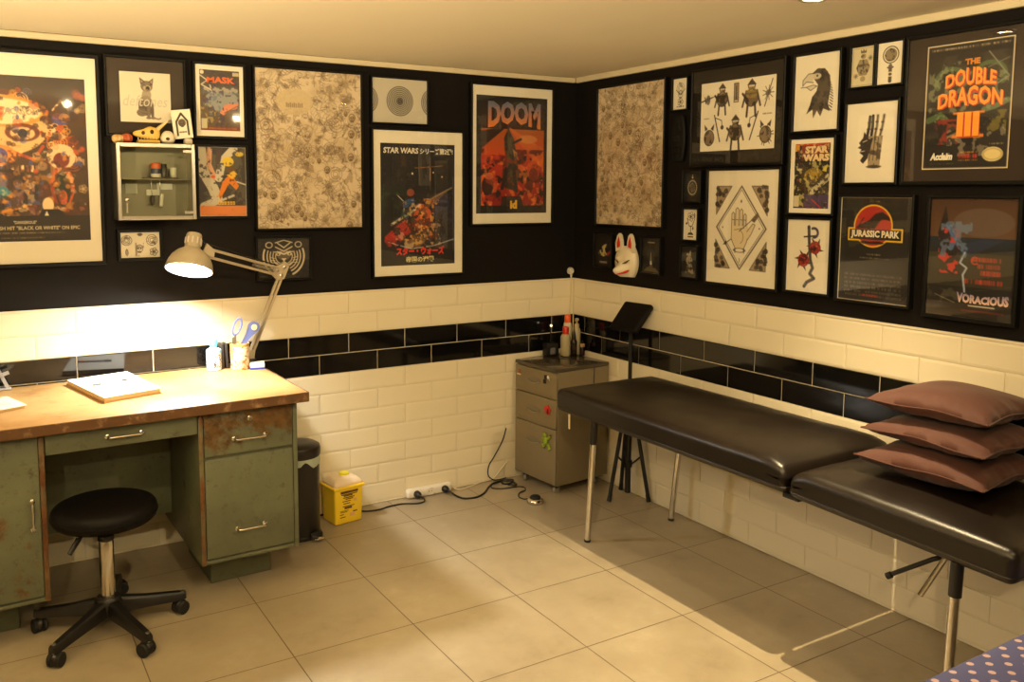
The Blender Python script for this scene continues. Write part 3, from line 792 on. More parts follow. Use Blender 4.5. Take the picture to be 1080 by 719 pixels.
def flash_big():
    A = Art(*zpx(.45, .322, 1.3), PAPER); c = (70, 58, 48); rng = random.Random(9)
    def fig(u, v, s):
        A.ell(u, v + .02 * s, .075 * s, .075 * s, (132, 116, 92)); A.ell(u, v - .12 * s, .042 * s, .045 * s, (150, 134, 108))
        A.blotch(24, int(u * 90), .5, c, .95, .06, inside=(u, v + .02 * s, .075 * s, .075 * s)); A.blotch(24, int(u * 91), .52, c, .95, .06, inside=(u, v - .12 * s, .042 * s, .045 * s))
        A.ell(u, v + .02 * s, .075 * s, .075 * s, c, .9, 0, .0035); A.poly([(u - .055 * s, v - .13 * s), (u, v - .21 * s), (u + .055 * s, v - .13 * s)], c, .75); A.line([(u - .07 * s, v - .03 * s), (u + .07 * s, v - .03 * s)], .012 * s, c)
        A.line([(u - .05 * s, v + .04), (u - .1 * s, v - .04)], .022 * s, c); A.rect(u - .03 * s, v - .13 * s, u + .03 * s, v - .11 * s, PAPER, .8)
        for q in (-1, 1): A.line([(u + q * .04 * s, v + .1 * s), (u + q * .05 * s, v + .24 * s)], .022 * s, c); A.line([(u + q * .06 * s, v - .06 * s), (u + q * .1 * s, v + .12 * s)], .02 * s, c, .8)
    fig(.30, .24, 1.0); fig(.69, .26, 1.15); fig(.49, .72, 1.1)
    A.ell(.69, .22, .08, .05, (196, 168, 60), .35); A.rect(.46, .06, .52, .30, (160, 142, 112)); A.line([(.46, .06), (.52, .06), (.52, .32), (.46, .32)], .008, c, 1, True); A.line([(.49, .1), (.49, .28)], .012, c)
    A.motif(.10, .24, .09, 6, c, .9, rng); A.ell(.105, .25, .03, .05, c, .6); A.motif(.90, .24, .07, 5, c, .9, rng); A.line([(.86, .42), (.95, .06)], .01, c)
    A.line([(.20, .48), (.28, .86)], .014, c); A.line([(.22, .52), (.30, .56), (.31, .64)], .008, c); A.ell(.31, .66, .022, .022, c); A.line([(.78, .48), (.68, .86)], .014, c); A.line([(.76, .52), (.68, .56), (.67, .64)], .008, c); A.ell(.67, .66, .022, .022, c)
    for u, s_ in ((.13, 3), (.88, 4)): A.ell(u, .80, .07, .08, (140, 122, 98)); A.blotch(20, s_, .5, c, .95, .06, inside=(u, .80, .07, .08)); A.ell(u, .80, .07, .08, c, 1, 0, .004); A.poly([(u - .06, .70), (u - .07, .60), (u - .02, .67)], c); A.poly([(u + .06, .70), (u + .07, .60), (u + .02, .67)], c)
    for k in range(9): A.line([(.88 + .07 * math.cos(k), .80 + .1 * math.sin(k)), (.88 + .1 * math.cos(k), .80 + .15 * math.sin(k))], .008, c)
    A.textline(.05, .13, .52, .02, c, 2, .6); A.textline(.84, .95, .52, .02, c, 3, .6)
    return A
framed('framed_drawing', 'wide sheet of little hooded figures and flails in a dark mount', 'framed drawing', 'R', (-.962, -1.504), 1.782, 2.222, .012, flash_big(), 'mat_black', (-1.013, -1.4625, 1.8415, 2.164))

def hand_art():
    A = Art(*zpx(.42, .527), PAPER); c = (64, 54, 48)
    for u, v, su, sv in ((.13, .14, 1, 1), (.85, .14, -1, 1), (.13, .86, 1, -1), (.85, .86, -1, -1)):
        P = [(u, v), (u + su * .22, v), (u, v + sv * .25)]
        A.poly(P, (176, 158, 128)); rng = random.Random(int(u * 10 + v * 10))
        for k in range(34):
            a, b = rng.random(), rng.random()
            if a + b > .92: continue
            A.motif(u + su * .2 * a, v + sv * .23 * b, .024, rng.choice((2, 7, 2)), c, .95, rng)
        A.line(P, .006, c, 1, True)
    A.line([(.49, .14), (.84, .5), (.49, .86), (.14, .5)], .016, (110, 96, 78), 1, True); A.line([(.49, .17), (.81, .5), (.49, .83), (.17, .5)], .005, c, 1, True)
    skin = (226, 212, 180)
    A.poly([(.36, .60), (.36, .47), (.58, .46), (.61, .52), (.58, .62), (.54, .68), (.42, .68)], skin)
    for x0, x1, t in ((.36, .40, .38), (.415, .46, .34), (.475, .515, .35), (.53, .565, .39)):
        A.poly([(x0, .48), (x0, t), ((x0 + x1) / 2, t - .015), (x1, t), (x1, .48)], skin); A.line([(x0, .48), (x0, t), ((x0 + x1) / 2, t - .015), (x1, t), (x1, .48)], .006, c)
        A.line([(x0, .43), (x1, .43)], .004, c)
    A.line([(.36, .48), (.36, .60), (.42, .68)], .006, c); A.line([(.60, .56), (.58, .62), (.54, .68)], .006, c); A.poly([(.58, .53), (.66, .46), (.69, .47), (.64, .55), (.59, .6)], skin); A.line([(.58, .53), (.66, .46), (.69, .47), (.64, .55), (.59, .6)], .006, c)
    A.ell(.48, .695, .075, .022, c, .9, 0, .003); A.line([(.42, .68), (.42, .72)], .006, c); A.line([(.545, .68), (.545, .72)], .006, c); A.arc(.45, .58, .08, -1.2, 1.0, .004, c); A.line([(.40, .52), (.54, .50)], .004, c)
    A.line([(.47, .53), (.66, .42)], .008, c); A.poly([(.63, .43), (.72, .36), (.745, .39), (.68, .45)], (120, 104, 86)); A.line([(.36, .60), (.27, .645)], .008, c); A.poly([(.24, .655), (.285, .615), (.30, .65)], c)
    A.ell(.49, .27, .01, .014, c); A.ell(.23, .5, .008, .008, c); A.ell(.75, .5, .008, .008, c); A.line([(.48, .765), (.49, .79), (.48, .8)], .006, c)
    return A
framed('framed_print', 'cream print of an open palm inside a diamond, below the sheet of hooded figures', 'framed print', 'R', (-1.0795, -1.4995), 1.2215, 1.7495, .012, hand_art())

def bird_art():
    A = Art(*zpx(.22, .312, 1.3), PAPER); c, g = (56, 48, 42), (96, 84, 70)
    B = [(.36, .26), (.50, .19), (.66, .20), (.78, .30), (.80, .46), (.76, .66), (.80, .76), (.66, .72), (.60, .82), (.52, .74), (.44, .84), (.42, .72), (.28, .78), (.36, .66), (.40, .56), (.50, .48), (.52, .40)]
    A.poly(B, g); A.blotch(12, 3, .47, c, .9, .08, inside=B); A.ell(.48, .29, .11, .055, (206, 196, 172)); A.ell(.50, .285, .022, .022, c)
    A.poly([(.44, .26), (.30, .25), (.18, .33), (.19, .40), (.27, .35), (.40, .36)], (214, 204, 180)); A.line([(.44, .25), (.30, .25), (.18, .33), (.18, .40), (.26, .35), (.42, .37)], .012, c)
    A.poly([(.24, .42), (.42, .40), (.50, .42), (.38, .47)], (214, 204, 180)); A.line([(.14, .42), (.26, .42), (.42, .40), (.5, .42), (.36, .47), (.26, .42)], .010, c)
    for k in range(15):
        t = k / 14; A.line([(.66 + .14 * math.sin(t * 2.2), .22 + .5 * t), (.72 + .14 * math.sin(t * 2.2), .25 + .5 * t)], .016, c)
    return A
framed('framed_print', 'white print of a hook beaked vulture head above the STAR WARS comic', 'framed print', 'R', (-1.5625, -1.7825), 1.908, 2.220, .010, bird_art())

def king_art(lens):
    A = Art(*zpx(.103, .157, 2.0), PAPER); c = (70, 60, 52); rng = random.Random(4)
    if lens:
        A.ell(.5, .30, .32, .32, c, .85); A.ell(.5, .30, .24, .24, (150, 136, 110)); A.ell(.5, .30, .26, .26, PAPER, 1, 0, .02); A.blotch(9, 8, .5, c, .8, .08, inside=(.5, .30, .24, .24)); A.ell(.5, .6, .13, .05, c, .8); A.line([(.5, .56), (.5, .92)], .14, (120, 106, 86)); A.line([(.5, .6), (.5, .92)], .04, c); A.ell(.5, .76, .11, .07, PAPER, .9, 0, .02); A.ell(.5, .93, .05, .03, c)
    else:
        A.c[:] = (214, 204, 172); A.line([(.06, .04), (.94, .04), (.94, .96), (.06, .96)], .02, (150, 136, 104), .7, True)
        A.ell(.5, .24, .11, .10, (170, 156, 124)); A.poly([(.38, .16), (.38, .07), (.46, .12), (.5, .05), (.54, .12), (.62, .07), (.62, .16)], c, .8); B = [(.2, .52), (.34, .32), (.66, .32), (.8, .52), (.66, .72), (.34, .72)]; A.poly(B, (160, 146, 116)); A.blotch(11, 5, .52, c, .75, .08, inside=B); A.blotch(11, 6, .52, c, .6, .08, inside=(.5, .24, .11, .10)); A.blotch(11, 7, .52, c, .6, .08, inside=(.5, .8, .11, .10)); A.ell(.5, .8, .11, .10, (170, 156, 124)); A.motif(.8, .3, .1, 5, c, .8, rng); A.motif(.2, .72, .1, 5, c, .8, rng)
    return A
framed('framed_card', 'small yellowed playing card with a mirrored king, beside the hand mirror card', 'framed card', 'R', (-1.8355, -1.9355), 2.0655, 2.220, .007, king_art(0))
framed('framed_card', 'small white card with a dark round hand mirror, beside the playing card', 'framed card', 'R', (-1.951, -2.0565), 2.064, 2.221, .007, king_art(1))

def devil_hand():
    A = Art(*zpx(.223, .311, 1.3), PAPER); c = (58, 50, 44); b = (170, 156, 128)
    for x0, y0, x1, y1, col in ((.42, .42, .46, .18, c), (.50, .42, .52, .17, c), (.57, .42, .61, .17, b), (.66, .44, .73, .17, b)):
        A.line([(x0, y0), ((x0 + x1) / 2 + .01, (y0 + y1) / 2), (x1, y1)], .055, col); A.line([(x0, y0), ((x0 + x1) / 2 + .01, (y0 + y1) / 2), (x1, y1)], .016, c)
        for t in (.35, .7): A.ell(x0 + (x1 - x0) * t, y0 + (y1 - y0) * t, .03, .018, c, .9)
    B = [(.40, .42), (.72, .42), (.70, .60), (.68, .78), (.46, .80), (.44, .60)]; A.poly(B, b); A.blotch(11, 6, .52, c, .7, .1, inside=B)
    for x in (.50, .57, .64): A.line([(x, .44), (x - .02, .72)], .014, c, .8)
    A.poly([(.40, .40), (.36, .36), (.34, .44), (.26, .50), (.30, .53), (.24, .56), (.32, .58), (.28, .62), (.36, .66), (.30, .72), (.36, .76), (.44, .70), (.50, .54), (.54, .44), (.46, .46)], c); A.line([(.34, .49), (.42, .47)], .012, PAPER); A.line([(.30, .61), (.38, .60)], .012, PAPER); A.ell(.57, .80, .14, .03, c, .9)
    return A
framed('framed_print', 'white print of a bony hand merging with a dark horned profile', 'framed print', 'R', (-1.825, -2.048), 1.6895, 2.000, .010, devil_hand())

def comic_c():
    A = Art(*zpx(.178, .277, 1.4), (46, 38, 32))
    A.rect(0, 0, 1, .035, (196, 70, 44)); A.grad(.035, .27, (150, 62, 40), (110, 52, 36), .2, .95); A.ell(.56, .5, .27, .19, (150, 126, 50)); A.blotch(9, 3, .5, (70, 58, 26), .85, .1, .2, .3, .9, .7); A.ell(.56, .5, .12, .11, (190, 160, 60), .8); A.blotch(10, 4, .6, (206, 196, 130), .8, .05)
    A.poly([(.32, .86), (.5, .70), (.95, .46), (1, .56), (.66, .72), (.42, .88)], (206, 196, 160)); A.blotch(14, 7, .52, (80, 72, 60), .9, .06, .32, .5, 1, .9); A.blotch(8, 9, .42, (92, 74, 116), .9, .08, .3, .78, 1, 1); A.line([(.54, .86), (.78, .98)], .03, (196, 56, 40)); A.rect(.02, .8, .17, .97, (214, 204, 170)); A.rect(.02, .02, .14, .12, (206, 160, 60)); A.blotch(11, 13, .6, (160, 70, 40), .8, .05, 0, .1, .25, .6); A.poly([(.78, .42), (.92, .32), (.9, .44)], (214, 200, 90)); A.ell(.16, .4, .08, .03, (206, 196, 160))
    return A
T = framed('framed_comic', 'cream mounted STAR WARS comic cover, between the vulture print and the rose dagger print', 'framed comic', 'R', (-1.5555, -1.772), 1.562, 1.8735, .010, comic_c(), 'mat_white', (-1.5745, -1.7535, 1.581, 1.855))
LT(T, 'STAR', .30, .94, .045, .155, (226, 200, 150), bold=.06)
LT(T, 'WARS', .24, .97, .165, .275, (226, 200, 150), bold=.06)

def rose_art():
    A = Art(*zpx(.215, .306, 1.4), PAPER); c = (62, 56, 58); r = (176, 62, 48); g = (74, 78, 60)
    A.line([(.50, .10), (.52, .30), (.56, .55), (.62, .66), (.56, .74), (.66, .80), (.50, .86), (.44, .92)], .07, (110, 104, 100)); A.line([(.50, .10), (.52, .30), (.56, .55), (.62, .66), (.56, .74), (.66, .80), (.50, .86), (.44, .92)], .022, c)
    A.arc(.62, .18, .09, -2.0, 1.6, .05, (96, 84, 104)); A.line([(.40, .24), (.66, .22)], .03, c); A.ell(.50, .11, .035, .03, c)
    for u, v, s in ((.66, .38, 1), (.40, .56, 1.05)):
        for k in range(6): A.poly([(u + .04 * math.cos(k), v + .03 * math.sin(k)), (u + .21 * s * math.cos(k + .25), v + .15 * s * math.sin(k + .25)), (u + .13 * s * math.cos(k + .6), v + .09 * s * math.sin(k + .6))], g)
        A.ell(u, v, .125 * s, .125 * s, r)
        for k in range(5): A.ell(u + .06 * math.cos(k * 1.26), v + .042 * math.sin(k * 1.26), .06 * s, .05 * s, (120, 34, 30), .8, k, .007)
        A.ell(u, v, .04, .04, (96, 24, 24)); A.ell(u + .03, v - .02, .03, .02, (220, 150, 120), .6)
    for u, v in ((.66, .38), (.40, .56)): A.blotch(14, 3, .56, (70, 24, 24), .8, .06, inside=(u, v, .12, .12))
    return A
framed('framed_print', 'white print of two red roses round a dagger, below the STAR WARS comic', 'framed print', 'R', (-1.554, -1.770), 1.227, 1.5345, .010, rose_art())

def dragon_art():
    A = Art(*zpx(.313, .448, 1.1), (42, 34, 28))
    A.blotch(5, 4, .52, (74, 66, 54), .8, .12, .03, .1, .97, .8); g = (92, 112, 74)
    A.arc(.30, .30, .17, 2.6, 5.6, .05, g, ry=.14); A.arc(.74, .28, .17, 3.6, 6.9, .05, g, ry=.14); A.line([(.06, .60), (.2, .56), (.32, .64)], .07, g); A.line([(.70, .54), (.82, .52), (.95, .48)], .06, (110, 128, 96)); A.blotch(14, 3, .58, (150, 156, 126), .7, .06, .05, .15, .95, .62)
    A.blotch(8, 12, .5, (150, 56, 34), .9, .08, .06, .60, .42, .80); A.blotch(9, 13, .5, (30, 24, 24), .9, .08, .06, .62, .6, .82); A.blotch(10, 14, .52, (150, 140, 60), .7, .08, .60, .55, .95, .76); A.blotch(12, 15, .6, (206, 196, 170), .5, .05, .3, .66, .95, .9); A.line([(.72, .1), (.95, .3), (.8, .36)], .012, (150, 150, 136)); A.line([(.95, .16), (.72, .22)], .01, (130, 130, 120))
    A.rect(.35, .545, .71, .565, (226, 140, 44)); A.rect(.35, .725, .71, .75, (226, 140, 44)); A.line([(.30, .72), (.5, .66), (.70, .70)], .03, (34, 28, 28))
    A.ell(.82, .885, .115, .115 * .7, (222, 206, 150)); A.ell(.82, .885, .10, .06, (180, 160, 110), .8, 0, .006); A.textline(.44, .66, .895, .03, (196, 60, 36), 3); A.textline(.46, .66, .865, .012, (200, 150, 60), 5); A.textline(.44, .66, .925, .012, (200, 150, 60), 6)
    A.textline(.06, .95, .045, .018, (206, 190, 150), 2, .9); A.textline(.78, .94, .805, .014, (196, 186, 160), 8, .8); A.textline(.1, .38, .95, .008, (180, 170, 150), 9, .8)
    w = (226, 214, 184)
    A.rect(0, 0, 1, .014, w); A.rect(0, .986, 1, 1, w); A.rect(0, 0, .02, 1, w); A.rect(.98, 0, 1, 1, w)
    return A
T = framed('framed_poster', 'big dark mounted game poster with orange DOUBLE DRAGON III title, high over the pillow stack', 'framed poster', 'R', (-2.083, -2.533), 1.692, 2.214, .014, dragon_art(), 'mat_dark', (-2.152, -2.4645, 1.734, 2.182))
arch = lambda k: (lambda a, b: (a, b * (.72 + k * .28 * (1 - (2 * a - 1) ** 2)) + .10 * (1 - (2 * a - 1) ** 2)))
for col, o, bd in (((196, 52, 34), .008, .075), ((240, 156, 50), 0, .03)):
    LT(T, 'DOUBLE', .24 + o, .82 + o, .215 + o, .355 + o, col, bold=bd, fn=arch(1)).location.y -= .0003 * (o == 0)
    LT(T, 'DRAGON', .16 + o, .90 + o, .36 + o, .515 + o, col, bold=bd, fn=arch(1)).location.y -= .0003 * (o == 0)
    LT(T, 'III', .40 + o, .655 + o, .55 + o, .74 + o, col, bold=bd + .02).location.y -= .0003 * (o == 0)
LT(T, 'THE', .46, .63, .135, .182, (206, 130, 40), bold=.06)
LT(T, 'Acclaim', .10, .37, .865, .925, (230, 222, 200), bold=.06, shear=.2)

def park_art():
    A = Art(*zpx(.31, .414, 1.2), (34, 29, 26)); y = (226, 190, 50)
    A.blotch(4, 3, .5, (44, 38, 32), .8, .15)
    cx, cy, R = .475, .275, .272
    A.ell(cx, cy, R, R, y); A.rect(.125, .295, .885, .42, y); A.ell(cx, cy, R - .02, R - .02, (176, 48, 36)); A.rect(.145, .309, .865, .406, (30, 24, 22))
    k = (30, 22, 20)
    A.poly([(.22, .30), (.30, .26), (.42, .22), (.50, .16), (.60, .14), (.70, .19), (.71, .22), (.60, .21), (.56, .24), (.50, .30)], k, .9)
    A.line([(.26, .29), (.34, .20)], .012, k); A.line([(.44, .23), (.42, .30)], .02, k); A.poly([(.30, .43), (.36, .415), (.44, .425), (.56, .415), (.64, .43), (.60, .445), (.34, .445)], k)
    A.textline(.40, .60, .545, .014, (190, 180, 150), 3, .8); A.textline(.30, .72, .58, .014, (190, 180, 150), 4, .8); A.textline(.43, .56, .045, .014, (170, 150, 110), 7, .8)
    for j, v in enumerate((.745, .785, .825, .865, .905, .94)): A.textline(.10, .90, v, .022, (128, 118, 96), 10 + j, .75)
    A.textline(.36, .58, .935, .018, (190, 50, 36), 30)
    w = (214, 204, 176)
    A.rect(0, 0, 1, .008, w); A.rect(0, .992, 1, 1, w); A.rect(0, 0, .016, 1, w); A.rect(.984, 0, 1, 1, w)
    return A
T = framed('framed_poster', 'dark film poster with the round red JURASSIC PARK badge, under the bony hand print', 'framed poster', 'R', (-1.8155, -2.126), 1.218, 1.632, .010, park_art())
LT(T, 'JURASSIC PARK', .165, .845, .315, .40, (226, 214, 184), bold=.045)

def storm_art():
    A = Art(*zpx(.31, .424, 1.1), (30, 25, 24))
    A.grad(0, .34, (84, 56, 34), (112, 82, 56)); A.ell(.62, .2, .34, .16, (116, 104, 100), .6); A.grad(.33, .5, (40, 56, 74), (34, 30, 30)); A.grad(.46, .74, (70, 66, 48), (60, 56, 42))
    b = (86, 112, 150)
    A.poly([(.10, .3), (.18, .06), (.24, .28), (.3, .2), (.34, .5), (.2, .52)], (46, 36, 36)); A.line([(.22, .22), (.3, .34), (.26, .42)], .06, b); A.line([(.3, .36), (.44, .46)], .05, b, .8); A.line([(.44, .44), (.38, .54), (.46, .58), (.42, .64), (.45, .78)], .022, (170, 182, 200)); A.poly([(.34, .4), (.62, .34), (.86, .34), (.5, .48)], (52, 62, 92), .8)
    A.blotch(10, 4, .5, (206, 56, 40), .9, .06, .12, .26, .36, .64); A.blotch(11, 6, .54, (120, 140, 170), .7, .06, .14, .2, .5, .5); A.blotch(8, 8, .6, (110, 104, 80), .6, .08, 0, .76, .4, .95); A.line([(.1, .82), (.34, .88)], .01, (180, 176, 140), .7)
    A.rect(.42, .93, .9, .937, (180, 40, 36)); A.rect(.50, .888, .80, .898, (220, 214, 200))
    for j, (a, b_, v) in enumerate(((.52, .84, .505), (.58, .84, .56), (.58, .84, .615), (.44, .88, .69))): A.textline(a, b_, v, .038, (196, 74, 50), 20 + j, .9)
    A.arc(.55, .515, .04, .8, 5.5, .014, (196, 74, 50))
    return A
T = framed('framed_poster', 'dark stormy blue and red poster with lilac jagged logo, beside the JURASSIC PARK poster', 'framed poster', 'R', (-2.2, -2.512), 1.204, 1.630, .014, storm_art())
LT(T, 'VORACIOUS', .36, .95, .785, .875, ink2((120, 108, 150), (232, 196, 176), T[3] * .21, T[3] * .13), bold=.055, fn=lambda a, b: (a, b * (.7 + .3 * np.abs(2 * a - 1))))
# ------------------------------------------------------------------ the room
CEIL = 2.3015
XF, YF = -5.2, -6.3           # far sides of the room, behind the camera
PT, LT_, ZB, ZT = 0.102, 0.3177, 0.7232, 1.1412

def tiled_wall(name, to_world, length, off):
    """painted wall with metro tiles up to ZT: s along the wall from the corner, d out of the wall, z up"""
    m = MB()
    def add(q, mi):
        m.m = mi
        m.add([to_world(*p) for p in q[0]], q[1])
    def slab(s0, s1, d0, d1, z0, z1):
        vs = [(s, d, z) for z in (z0, z1) for d in (d0, d1) for s in (s0, s1)]
        return vs, [(0, 1, 3, 2), (4, 6, 7, 5), (0, 4, 5, 1), (2, 3, 7, 6), (0, 2, 6, 4), (1, 5, 7, 3)]
    add(slab(-0.15, length, -0.15, -0.006, ZT - .02, CEIL + .05), 0)       # paint
    add(slab(-0.15, length, -0.15, -0.005, -0.05, ZT - .002), 1)       # grout bed
    for r in range(-8, 4):
        z0, z1 = ZB + r * PT, ZB + (r + 1) * PT
        z0 = max(z0, 0.0)
        black = r in (0, 1)
        g = 0.0022 if black else 0.0012
        b, t = (0.0022, 0.004) if black else (0.010, 0.0044)
        k = -2
        while True:
            s0 = off + (k + (0.0 if r % 2 else 0.5)) * LT_
            s1 = s0 + LT_
            k += 1
            if s0 > length: break
            a, c = max(s0, 0.0), min(s1, length)
            if c - a < 0.012: continue
            e0, e1, f0, f1 = a + g, c - g, z0 + g, z1 - g
            if f1 - f0 < 2.2 * b: bb = (f1 - f0) * .3
            else: bb = min(b, (e1 - e0) * .3)
            q = [(e0, -.0055, f0), (e1, -.0055, f0), (e1, -.0055, f1), (e0, -.0055, f1), (e0, -.0025, f0), (e1, -.0025, f0), (e1, -.0025, f1), (e0, -.0025, f1),
                 (e0 + bb, t - .0055, f0 + bb), (e1 - bb, t - .0055, f0 + bb), (e1 - bb, t - .0055, f1 - bb), (e0 + bb, t - .0055, f1 - bb)]
            fs = []
            for u in (0, 4):
                for j in range(4):
                    j2 = (j + 1) % 4
                    fs.append((u + j, u + j2, u + 4 + j2, u + 4 + j))
            fs.append((8, 9, 10, 11))
            add((q, fs), 3 if black else 2)
    add(slab(0.0, length, -.0055, 0.0, ZB + 4 * PT + .001, ZT), 2)       # narrow closing strip
    return m.build(name, [M['paint'], M['grout'], M['cream'], M['black_tile']], None, 0.01, 'structure')

tiled_wall('wall_left', lambda s, d, z: (-s, -d, z), -XF, 0.1544)
tiled_wall('wall_right', lambda s, d, z: (-d, -s, z), -YF, 0.4262)
for nm, lo, hi in (('wall_back', (XF - .15, YF - .15, 0), (0.15, YF, 1)), ('wall_side', (XF - .15, YF, 0), (XF, .15, 1))):
    m = MB(); m.box((lo[0], lo[1], -.05), (hi[0], hi[1], ZT)); m.m = 1; m.box((lo[0], lo[1], ZT), (hi[0], hi[1], CEIL + .05))
    m.build(nm, [M['cream'], M['paint'] if nm == 'wall_side' else M['ceiling']], None, 0, 'structure')

# floor: square stone-look tiles laid in a grid
fm = mat('stone_floor_tile', (150, 138, 118), 0.34)
nt = fm.node_tree; bs = nt.nodes['Principled BSDF']
tc = nt.nodes.new('ShaderNodeTexCoord').outputs['Object']
mp = nt.nodes.new('ShaderNodeMapping'); mp.inputs['Location'].default_value = (1.6866 + .4704 * 20, .786 + .4704 * 20, 0)
nt.links.new(tc, mp.inputs['Vector'])
br = nt.nodes.new('ShaderNodeTexBrick')
br.offset = 0.0; br.squash = 1.0
for k, v in (('Scale', 1.0), ('Mortar Size', .0022), ('Mortar Smooth', .2), ('Bias', 0.0), ('Brick Width', .4704), ('Row Height', .4704)): br.inputs[k].default_value = v
br.inputs['Color1'].default_value = (.46, .46, .46, 1); br.inputs['Color2'].default_value = (.56, .56, .56, 1); br.inputs['Mortar'].default_value = (0, 0, 0, 1)
nt.links.new(mp.outputs['Vector'], br.inputs['Vector'])
n1 = noise_mask(nt, tc, 3.2, .3, .72, 8, .62); n2 = noise_mask(nt, tc, 14, .35, .7, 6, .7, (5, 2, 0))
c1 = mixn(nt, n1, lin((140, 127, 104)), lin((176, 164, 140)))
c2 = mixn(nt, n2, c1, lin((160, 146, 121)))
mulc = nt.nodes.new('ShaderNodeMix'); mulc.data_type = 'RGBA'; mulc.blend_type = 'MULTIPLY'; mulc.inputs[0].default_value = .5
nt.links.new(c2, mulc.inputs[6])
gain = nt.nodes.new('ShaderNodeMix'); gain.data_type = 'RGBA'; gain.blend_type = 'ADD'; gain.inputs[0].default_value = 1.0
nt.links.new(br.outputs['Color'], gain.inputs[6]); gain.inputs[7].default_value = (.45, .45, .45, 1)
nt.links.new(gain.outputs[2], mulc.inputs[7])
nt.links.new(mixn(nt, br.outputs['Fac'], mulc.outputs[2], lin((92, 78, 58))), bs.inputs['Base Color'])
bp = nt.nodes.new('ShaderNodeBump'); bp.inputs['Strength'].default_value = .5; bp.inputs['Distance'].default_value = .002; bp.invert = True
nt.links.new(br.outputs['Fac'], bp.inputs['Height']); nt.links.new(bp.outputs['Normal'], bs.inputs['Normal'])
rr = nt.nodes.new('ShaderNodeMapRange'); rr.inputs['To Min'].default_value = .30; rr.inputs['To Max'].default_value = .46
nt.links.new(n1, rr.inputs['Value']); nt.links.new(rr.outputs['Result'], bs.inputs['Roughness'])
MB().box((XF - .15, YF - .15, -.1), (.15, .15, 0)).build('floor', fm, None, 0, 'structure')
MB().box((XF - .15, YF - .15, CEIL), (.15, .15, CEIL + .1)).build('ceiling', M['ceiling'], None, 0, 'structure')
# slim cover strips where walls and ceiling meet
MB().box((XF, -.012, 2.2725), (-.016, .006, CEIL - .0025), .002).build('trim_1', M['trim'], None, 0.3, 'structure')
MB().box((-.014, YF, 2.2715), (.006, -.012, CEIL), .002).build('trim_2', M['trim'], None, 0.3, 'structure')
# ------------------------------------------------------------------ the old steel desk
M['enamel'] = worn_enamel('worn_green_enamel', (106, 110, 86), (110, 80, 38), .60, .70, (0, 0, 0), 4.0)
M['enamel_rusty'] = worn_enamel('rusty_green_enamel', (106, 110, 86), (108, 76, 34), .47, .58, (3.1, 1, 2), 6.0)
M['enamel_edge'] = worn_enamel('rust_worn_edge', (116, 106, 72), (116, 70, 30), .36, .54, (2, 2, 2), 6.0)
M['enamel_door'] = worn_enamel('blotchy_green_enamel', (106, 110, 86), (122, 84, 36), .53, .62, (.4, .3, .75), 6.5)
wt = mat('worn_desk_top', (206, 172, 112), .42)
nt = wt.node_tree; bs = nt.nodes['Principled BSDF']; tc = nt.nodes.new('ShaderNodeTexCoord').outputs['Object']
c1 = mixn(nt, noise_mask(nt, tc, 2.6, .36, .66, 7, .6), lin((150, 112, 62)), lin((178, 146, 96)))
c1 = mixn(nt, noise_mask(nt, tc, 9, .55, .72, 8, .7, (3, 3, 0)), c1, lin((132, 92, 48)))
nt.links.new(mixn(nt, noise_mask(nt, tc, 40, .62, .7, 3, .6), c1, lin((150, 108, 60))), bs.inputs['Base Color'])
we = worn_enamel('scuffed_desk_edge', (104, 70, 40), (160, 124, 84), .54, .64, (0, 2, 1), 16.0)

RT = math.radians(1.2)
desk = thing('desk', 'old green steel desk with rust patches and worn tan top against the tiled wall', 'desk', (-1.92, -.01, 0), RT)
DW = INV['desk'].inverted()
def dk(): return MB()
def dbox(lo, hi, name, m, bev=.003, parent=desk, seg=2):
    # local frame: x to the left is negative from the near right end, y 0 is the wall
    o = MB().box(lo, hi, bev, seg, M=DW).build(name, m, parent, .5)
    return o
TOPZ, UND = .825, .785
top = MB()
top.box((-1.46, -.722, UND + .001), (0.0, 0.0, TOPZ - .0006), .004, 2, M=DW)
top.build('desktop', wt, desk, .5)
MB().box((-1.462, -.728, UND), (.003, -.7225, TOPZ), .002, 1, M=DW).build('edge_band', we, desk, .5)
MB().box((.0005, -.722, UND), (.0045, 0, TOPZ), .001, 1, M=DW).build('edge_band', we, desk, .5)
FY = -.675                     # front plane of the carcass
def carcass(x0, x1, zb, name):
    t = .018
    dbox((x0, FY, zb), (x0 + t, -.02, UND), name + '_side', M['enamel'])
    dbox((x1 - t, FY, zb), (x1, -.02, UND), name + '_side', M['enamel'])
    dbox((x0 + t, FY + .002, zb), (x1 - t, -.02, zb + .016), name + '_bottom', M['enamel'])
    dbox((x0 + t, -.036, zb + .016), (x1 - t, -.02, UND), name + '_back', M['enamel'], .001)
    for q, me_ in ((x0, M['enamel_edge']), (x1 - t, M['enamel'] if x1 > -.5 else M['enamel_edge'])):
        dbox((q, FY - .002, zb), (q + t, FY - .0002, UND - .001), 'edge_strip', me_, .0008)
carcass(-.437, -.034, .158, 'pedestal')
carcass(-1.375, -.980, .158, 'pedestal')
dbox((-.419, FY + .01, .158 + .016), (-.052, -.05, UND - .002), 'pedestal_core', M['enamel'], 0)
dbox((-1.357, FY + .01, .158 + .016), (-.998, -.05, UND - .002), 'pedestal_core', M['enamel'], 0)
dbox((-.36, -.50, 0), (-.10, -.12, .158), 'plinth', M['enamel'])
dbox((-1.32, -.50, 0), (-1.075, -.12, .158), 'plinth', M['enamel'])
dbox((-.979, -.17, .22), (-.438, -.155, UND), 'modesty_panel', M['enamel'])

